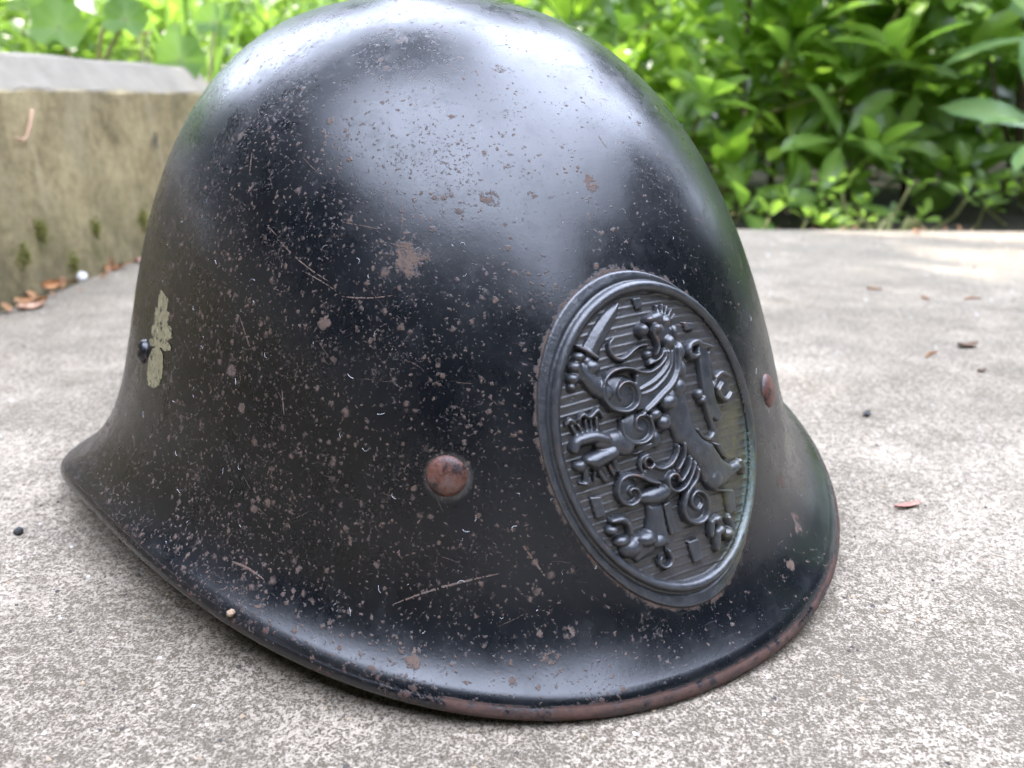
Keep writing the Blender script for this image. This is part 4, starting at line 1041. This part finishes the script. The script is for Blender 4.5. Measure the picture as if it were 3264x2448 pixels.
# ------------------------------------------------------------------ small things on the slab and the wall
M_GRIT = mat_plain("dark_grit", (.02, .02, .022), (.06, .058, .055), 600, .8)
M_PALE = mat_plain("pale_stone", (.55, .53, .5), (.78, .76, .72), 400, .8)
M_SAND = mat_plain("buff_grit", (.26, .17, .10), (.40, .29, .19), 900, .8)
M_STRAW = mat_plain("straw", (.36, .20, .12), (.52, .34, .22), 300, .7)
M_REDLEAF = mat_plain("red_leaf_scrap", (.26, .11, .075), (.42, .24, .18), 300, .8)
M_BROWNLEAF = mat_plain("brown_leaf", (.07, .04, .022), (.17, .10, .055), 300, .8)
M_MOSS = mat_plain("moss", (.10, .105, .02), (.22, .21, .045), 500, .95)
gl = shell_frame(-.7238, .0148)
g = pebble("grit_grain", gl[0] + gl[3] * .0006, (.0010, .0010, .0009), M_SAND, 3)
g.matrix_world = helmet.matrix_world @ Matrix.Translation(gl[0] + gl[3] * .0006)
setp(g, "tiny buff grain of grit caught on the left front brim of the helmet", "grit")
setp(pebble("pebble", (-.157, .234, GZ + .001), (.0017, .0014, .0012), M_GRIT, 5), "small dark pebble on the slab left of the helmet tip", "pebble")
setp(pebble("pebble", bay(.006, .622, GZ + .003), (.0045, .004, .0042), M_PALE, 6), "white pebble at the foot of the kerb wall", "pebble")
def scrap(name, loc, L, W, mat, rz, label, cat, curl=.35, seed=0, tilt=(0, 0)):
    """a curled scrap of leaf or bark with thickness"""
    q = random.Random(seed); bm = bmesh.new(); nu, nv = 9, 5; vs = {}
    for s in (0, 1):
        for i in range(nu):
            t = i / (nu - 1) * 2 - 1; hw = W / 2 * (max(.06, 1 - t * t) ** .6) * q.uniform(.8, 1.1)
            for j in range(nv):
                k = j / (nv - 1) * 2 - 1
                vs[s, i, j] = bm.verts.new((t * L / 2, k * hw, curl * W * (t * t * .6 + k * k * .5) + (.0004 if s else 0)))
    for s in (0, 1):
        for i in range(nu - 1):
            for j in range(nv - 1):
                f = (vs[s, i, j], vs[s, i + 1, j], vs[s, i + 1, j + 1], vs[s, i, j + 1]); bm.faces.new(f if s else f[::-1])
    me = bpy.data.meshes.new(name); bm.to_mesh(me); bm.free()
    o = link(name, me, mat); o.location = loc; o.rotation_euler = (tilt[0], tilt[1], rz)
    setp(o, label, cat); return o
Z0 = GZ + .0004
scrap("dry_leaf", (.254, .444, Z0), .013, .006, M_BROWNLEAF, .2, "small dark brown dry leaf on the slab at the far right", "leaf", seed=1)
scrap("leaf_scrap", (.134, .252, Z0), .011, .0026, M_REDLEAF, .3, "reddish leaf scrap on the slab right of the brim", "leaf", seed=2)
scrap("leaf_scrap", (.263, .591, Z0), .010, .003, M_DEAD, -.4, "orange leaf scrap nearest the helmet among the far leaf scraps", "leaf", seed=3)
scrap("leaf_scrap", (.40, .62, Z0), .014, .003, M_DEAD, .1, "orange leaf scrap furthest right on the slab", "leaf", seed=4)
scrap("dark_bit", (.155, .338, Z0), .006, .003, M_GRIT, .9, "tiny dark bark chip on the slab beside the right rivet", "chip", seed=5)
scrap("dark_bit", (.238, .399, Z0), .005, .0025, M_BROWNLEAF, .2, "tiny brown bark chip just below the dark dry leaf", "chip", seed=6)
for k, (x, y, rz, L, lab) in enumerate(((.226, .428, .7, .014, "curved orange needle left of the dark dry leaf"), (.318, .561, .25, .014, "orange needle on the slab towards its far edge at right"), (.286, .563, 1.6, .010, "short hooked orange needle above the dark dry leaf"))):
    o = tube_obj("pine_needle", [([(-L / 2, -.001, 0), (0, .001, .0006), (L / 2, -.0005, 0)], [.0005, .0008, .0004])], M_DEAD, None, 5)
    o.location = (x, y, GZ + .0007); o.rotation_euler = (0, 0, rz); setp(o, lab, "needle", "orange needles on the slab")
for k, (y, x, L, rz, lab) in enumerate(((.552, .012, .016, .4, "orange leaf litter at the foot of the wall, nearest the left edge"), (.578, .007, .015, 1.1, "upright orange leaf scrap leaning on the wall near the left edge"), (.665, .007, .014, .2, "orange leaf scrap at the wall foot right of the white pebble"), (.70, .012, .012, .9, "pinkish leaf scrap at the wall foot midway to the helmet"), (.742, .006, .014, .5, "orange leaf scrap at the wall foot closest to the helmet"), (.535, .02, .018, .8, "pale brown dry leaf flat on the slab by the left edge"))):
    scrap("litter_leaf", bay(x, y, Z0 + (.006 if k == 1 else 0)), L, .007, M_STRAW if k == 5 else (M_REDLEAF if k == 3 else M_DEAD), rz, lab, "leaf", .5, 20 + k, (1.0 if k == 1 else .25, 0))
tw = tube_obj("twig", [([bay(.003, .602, .1225), bay(.0035, .596, .113), bay(.003, .590, .1045), bay(.003, .584, .1025), bay(.003, .577, .104)], [.0009, .0012, .0011, .0009, .0006])], M_STRAW, None, 6)
setp(tw, "hooked straw coloured twig clinging to the wall at the left edge", "twig")
hole_bit = scrap("dark_bit", bay(.0022, .776, .0935), .014, .005, M_GRIT, 0, "flat black scrap standing in for a hole in the wall face near the helmet", "chip", .2, 9)  # dark scrap laid on the wall in place of a hole
hole_bit.rotation_euler = Euler((math.radians(90), 0, math.radians(90) - WALL_A), 'XYZ'); hole_bit.rotation_mode = 'XYZ'
hole_bit.matrix_world = Matrix.Translation(bay(.0022, .776, .0935)) @ Matrix.Rotation(-WALL_A, 4, 'Z') @ Matrix(((0, 0, 1, 0), (0, 1, 0, 0), (-1, 0, 0, 0), (0, 0, 0, 1)))
for k, (y, z, s, lab) in enumerate(((.590, .041, 1.0, "moss tuft on the wall face near the left edge, highest of the left ones"), (.660, .032, .8, "moss tuft on the wall face in the middle of the visible wall"), (.738, .028, 1.1, "moss tuft on the wall face closest to the helmet"), (.622, .012, 1.0, "moss tuft low on the wall just above the white pebble"), (.566, .027, 1.0, "moss tuft low on the wall cut by the left edge"))):
    q = random.Random(70 + k); V, Fc = [], []
    for i in range(90):
        a, c = q.gauss(0, .0048 * s) , q.gauss(0, .0050 * s); hgt = .005 * s * math.exp(-(a / .006) ** 2 - (c / .009) ** 2) + .001
        p0 = Vector(bay(0, y + a, z + c)); d = Vector(bay(hgt * q.uniform(.6, 1.2), y + a + q.gauss(0, .001), z + c + q.uniform(-.0005, .002))); w = Vector((0, .0006, 0)); w2 = Vector((0, 0, .0006)); b0 = len(V)
        V += [tuple(p0 - w), tuple(p0 + w), tuple(d + w2), tuple(p0 + w2 * 2)]; Fc += [(b0, b0 + 1, b0 + 2), (b0 + 1, b0 + 3, b0 + 2), (b0 + 3, b0, b0 + 2)]
    setp(link("moss_tuft", quad_mesh("moss_tuft", V, Fc), M_MOSS, None), lab, "moss", "moss tufts on the wall")

# grit on the slab, litter along its edges: too many to count
q = random.Random(400); V, Fc = [], []; R_ = []
for i in range(1700):
    if i < 1200:
        d = q.random() ** 1.2; y = .09 + .75 * d; x = q.uniform(-.66, .66) * y * 1.1 + .0
    else:
        y = SLAB_END - abs(q.gauss(0, .07)) - .05; x = q.uniform(-.3, .75)
    if x < -.355 + .058 * y: continue
    r = q.uniform(.00025, .0008) * (1 if q.random() < .96 else 1.4) * (1 if y < .5 else 1.6); b0 = len(V); a = q.uniform(0, 6.28)
    for dx, dy, dz in ((1, 0, .3), (0, 1, .2), (-1, .1, .3), (0, -1, .25), (0, 0, 1.1)):
        k = r * q.uniform(.7, 1.2); V.append((x + k * (dx * math.cos(a) - dy * math.sin(a)), y + k * (dx * math.sin(a) + dy * math.cos(a)), GZ - .00008 + k * dz))
    Fc += [(b0, b0 + 1, b0 + 4), (b0 + 1, b0 + 2, b0 + 4), (b0 + 2, b0 + 3, b0 + 4), (b0 + 3, b0, b0 + 4)]; R_ += [q.random()] * 5
me = quad_mesh("grit", V, Fc); attr(me, "rnd", R_)
bG = NB("mixed_grit"); rr_ = bG.at("rnd")
cG = bG.mix(bG.rng(rr_, .25, .3), (.07, .06, .05), bG.mix(bG.rng(rr_, .75, .78), (.34, .25, .16), (.55, .52, .48)))
setp(link("grit", me, bG.done(bG.bsdf(Base_Color=cG, Roughness=.85)), smooth=False), "fine loose grit scattered over the concrete slab", "grit", kind="stuff")
mats = []
for i in range(215):
    if i < 150: x, y = q.uniform(-.1, .95), SLAB_END - .055 * x - abs(q.gauss(0, .035)) + .035; p = (x, y + .01, GZ + .001 if y + .01 < SLAB_END - .058 * x - .02 else GZ - .015)
    else:
        k = abs(q.gauss(0, .012)) + .002; p = bay(k, q.uniform(.45, .9), GZ + .001)
    mats.append(leaf_matrix(p, (q.uniform(-1, 1), q.uniform(-1, 1), q.uniform(0, .25)), (q.uniform(-.3, .3), q.uniform(-.3, .3), 1), q.uniform(.004, .013)))
M_LITTER = mat_plain("leaf_litter", (.10, .05, .025), (.34, .17, .07), 40, .85)
setp(joined_leaves("leaf_litter", mats, leaf_template(width=.45, droop=-.2, rows=4), M_LITTER, None, 9), "dry orange brown litter gathered along the wall foot and slab edge", "litter")
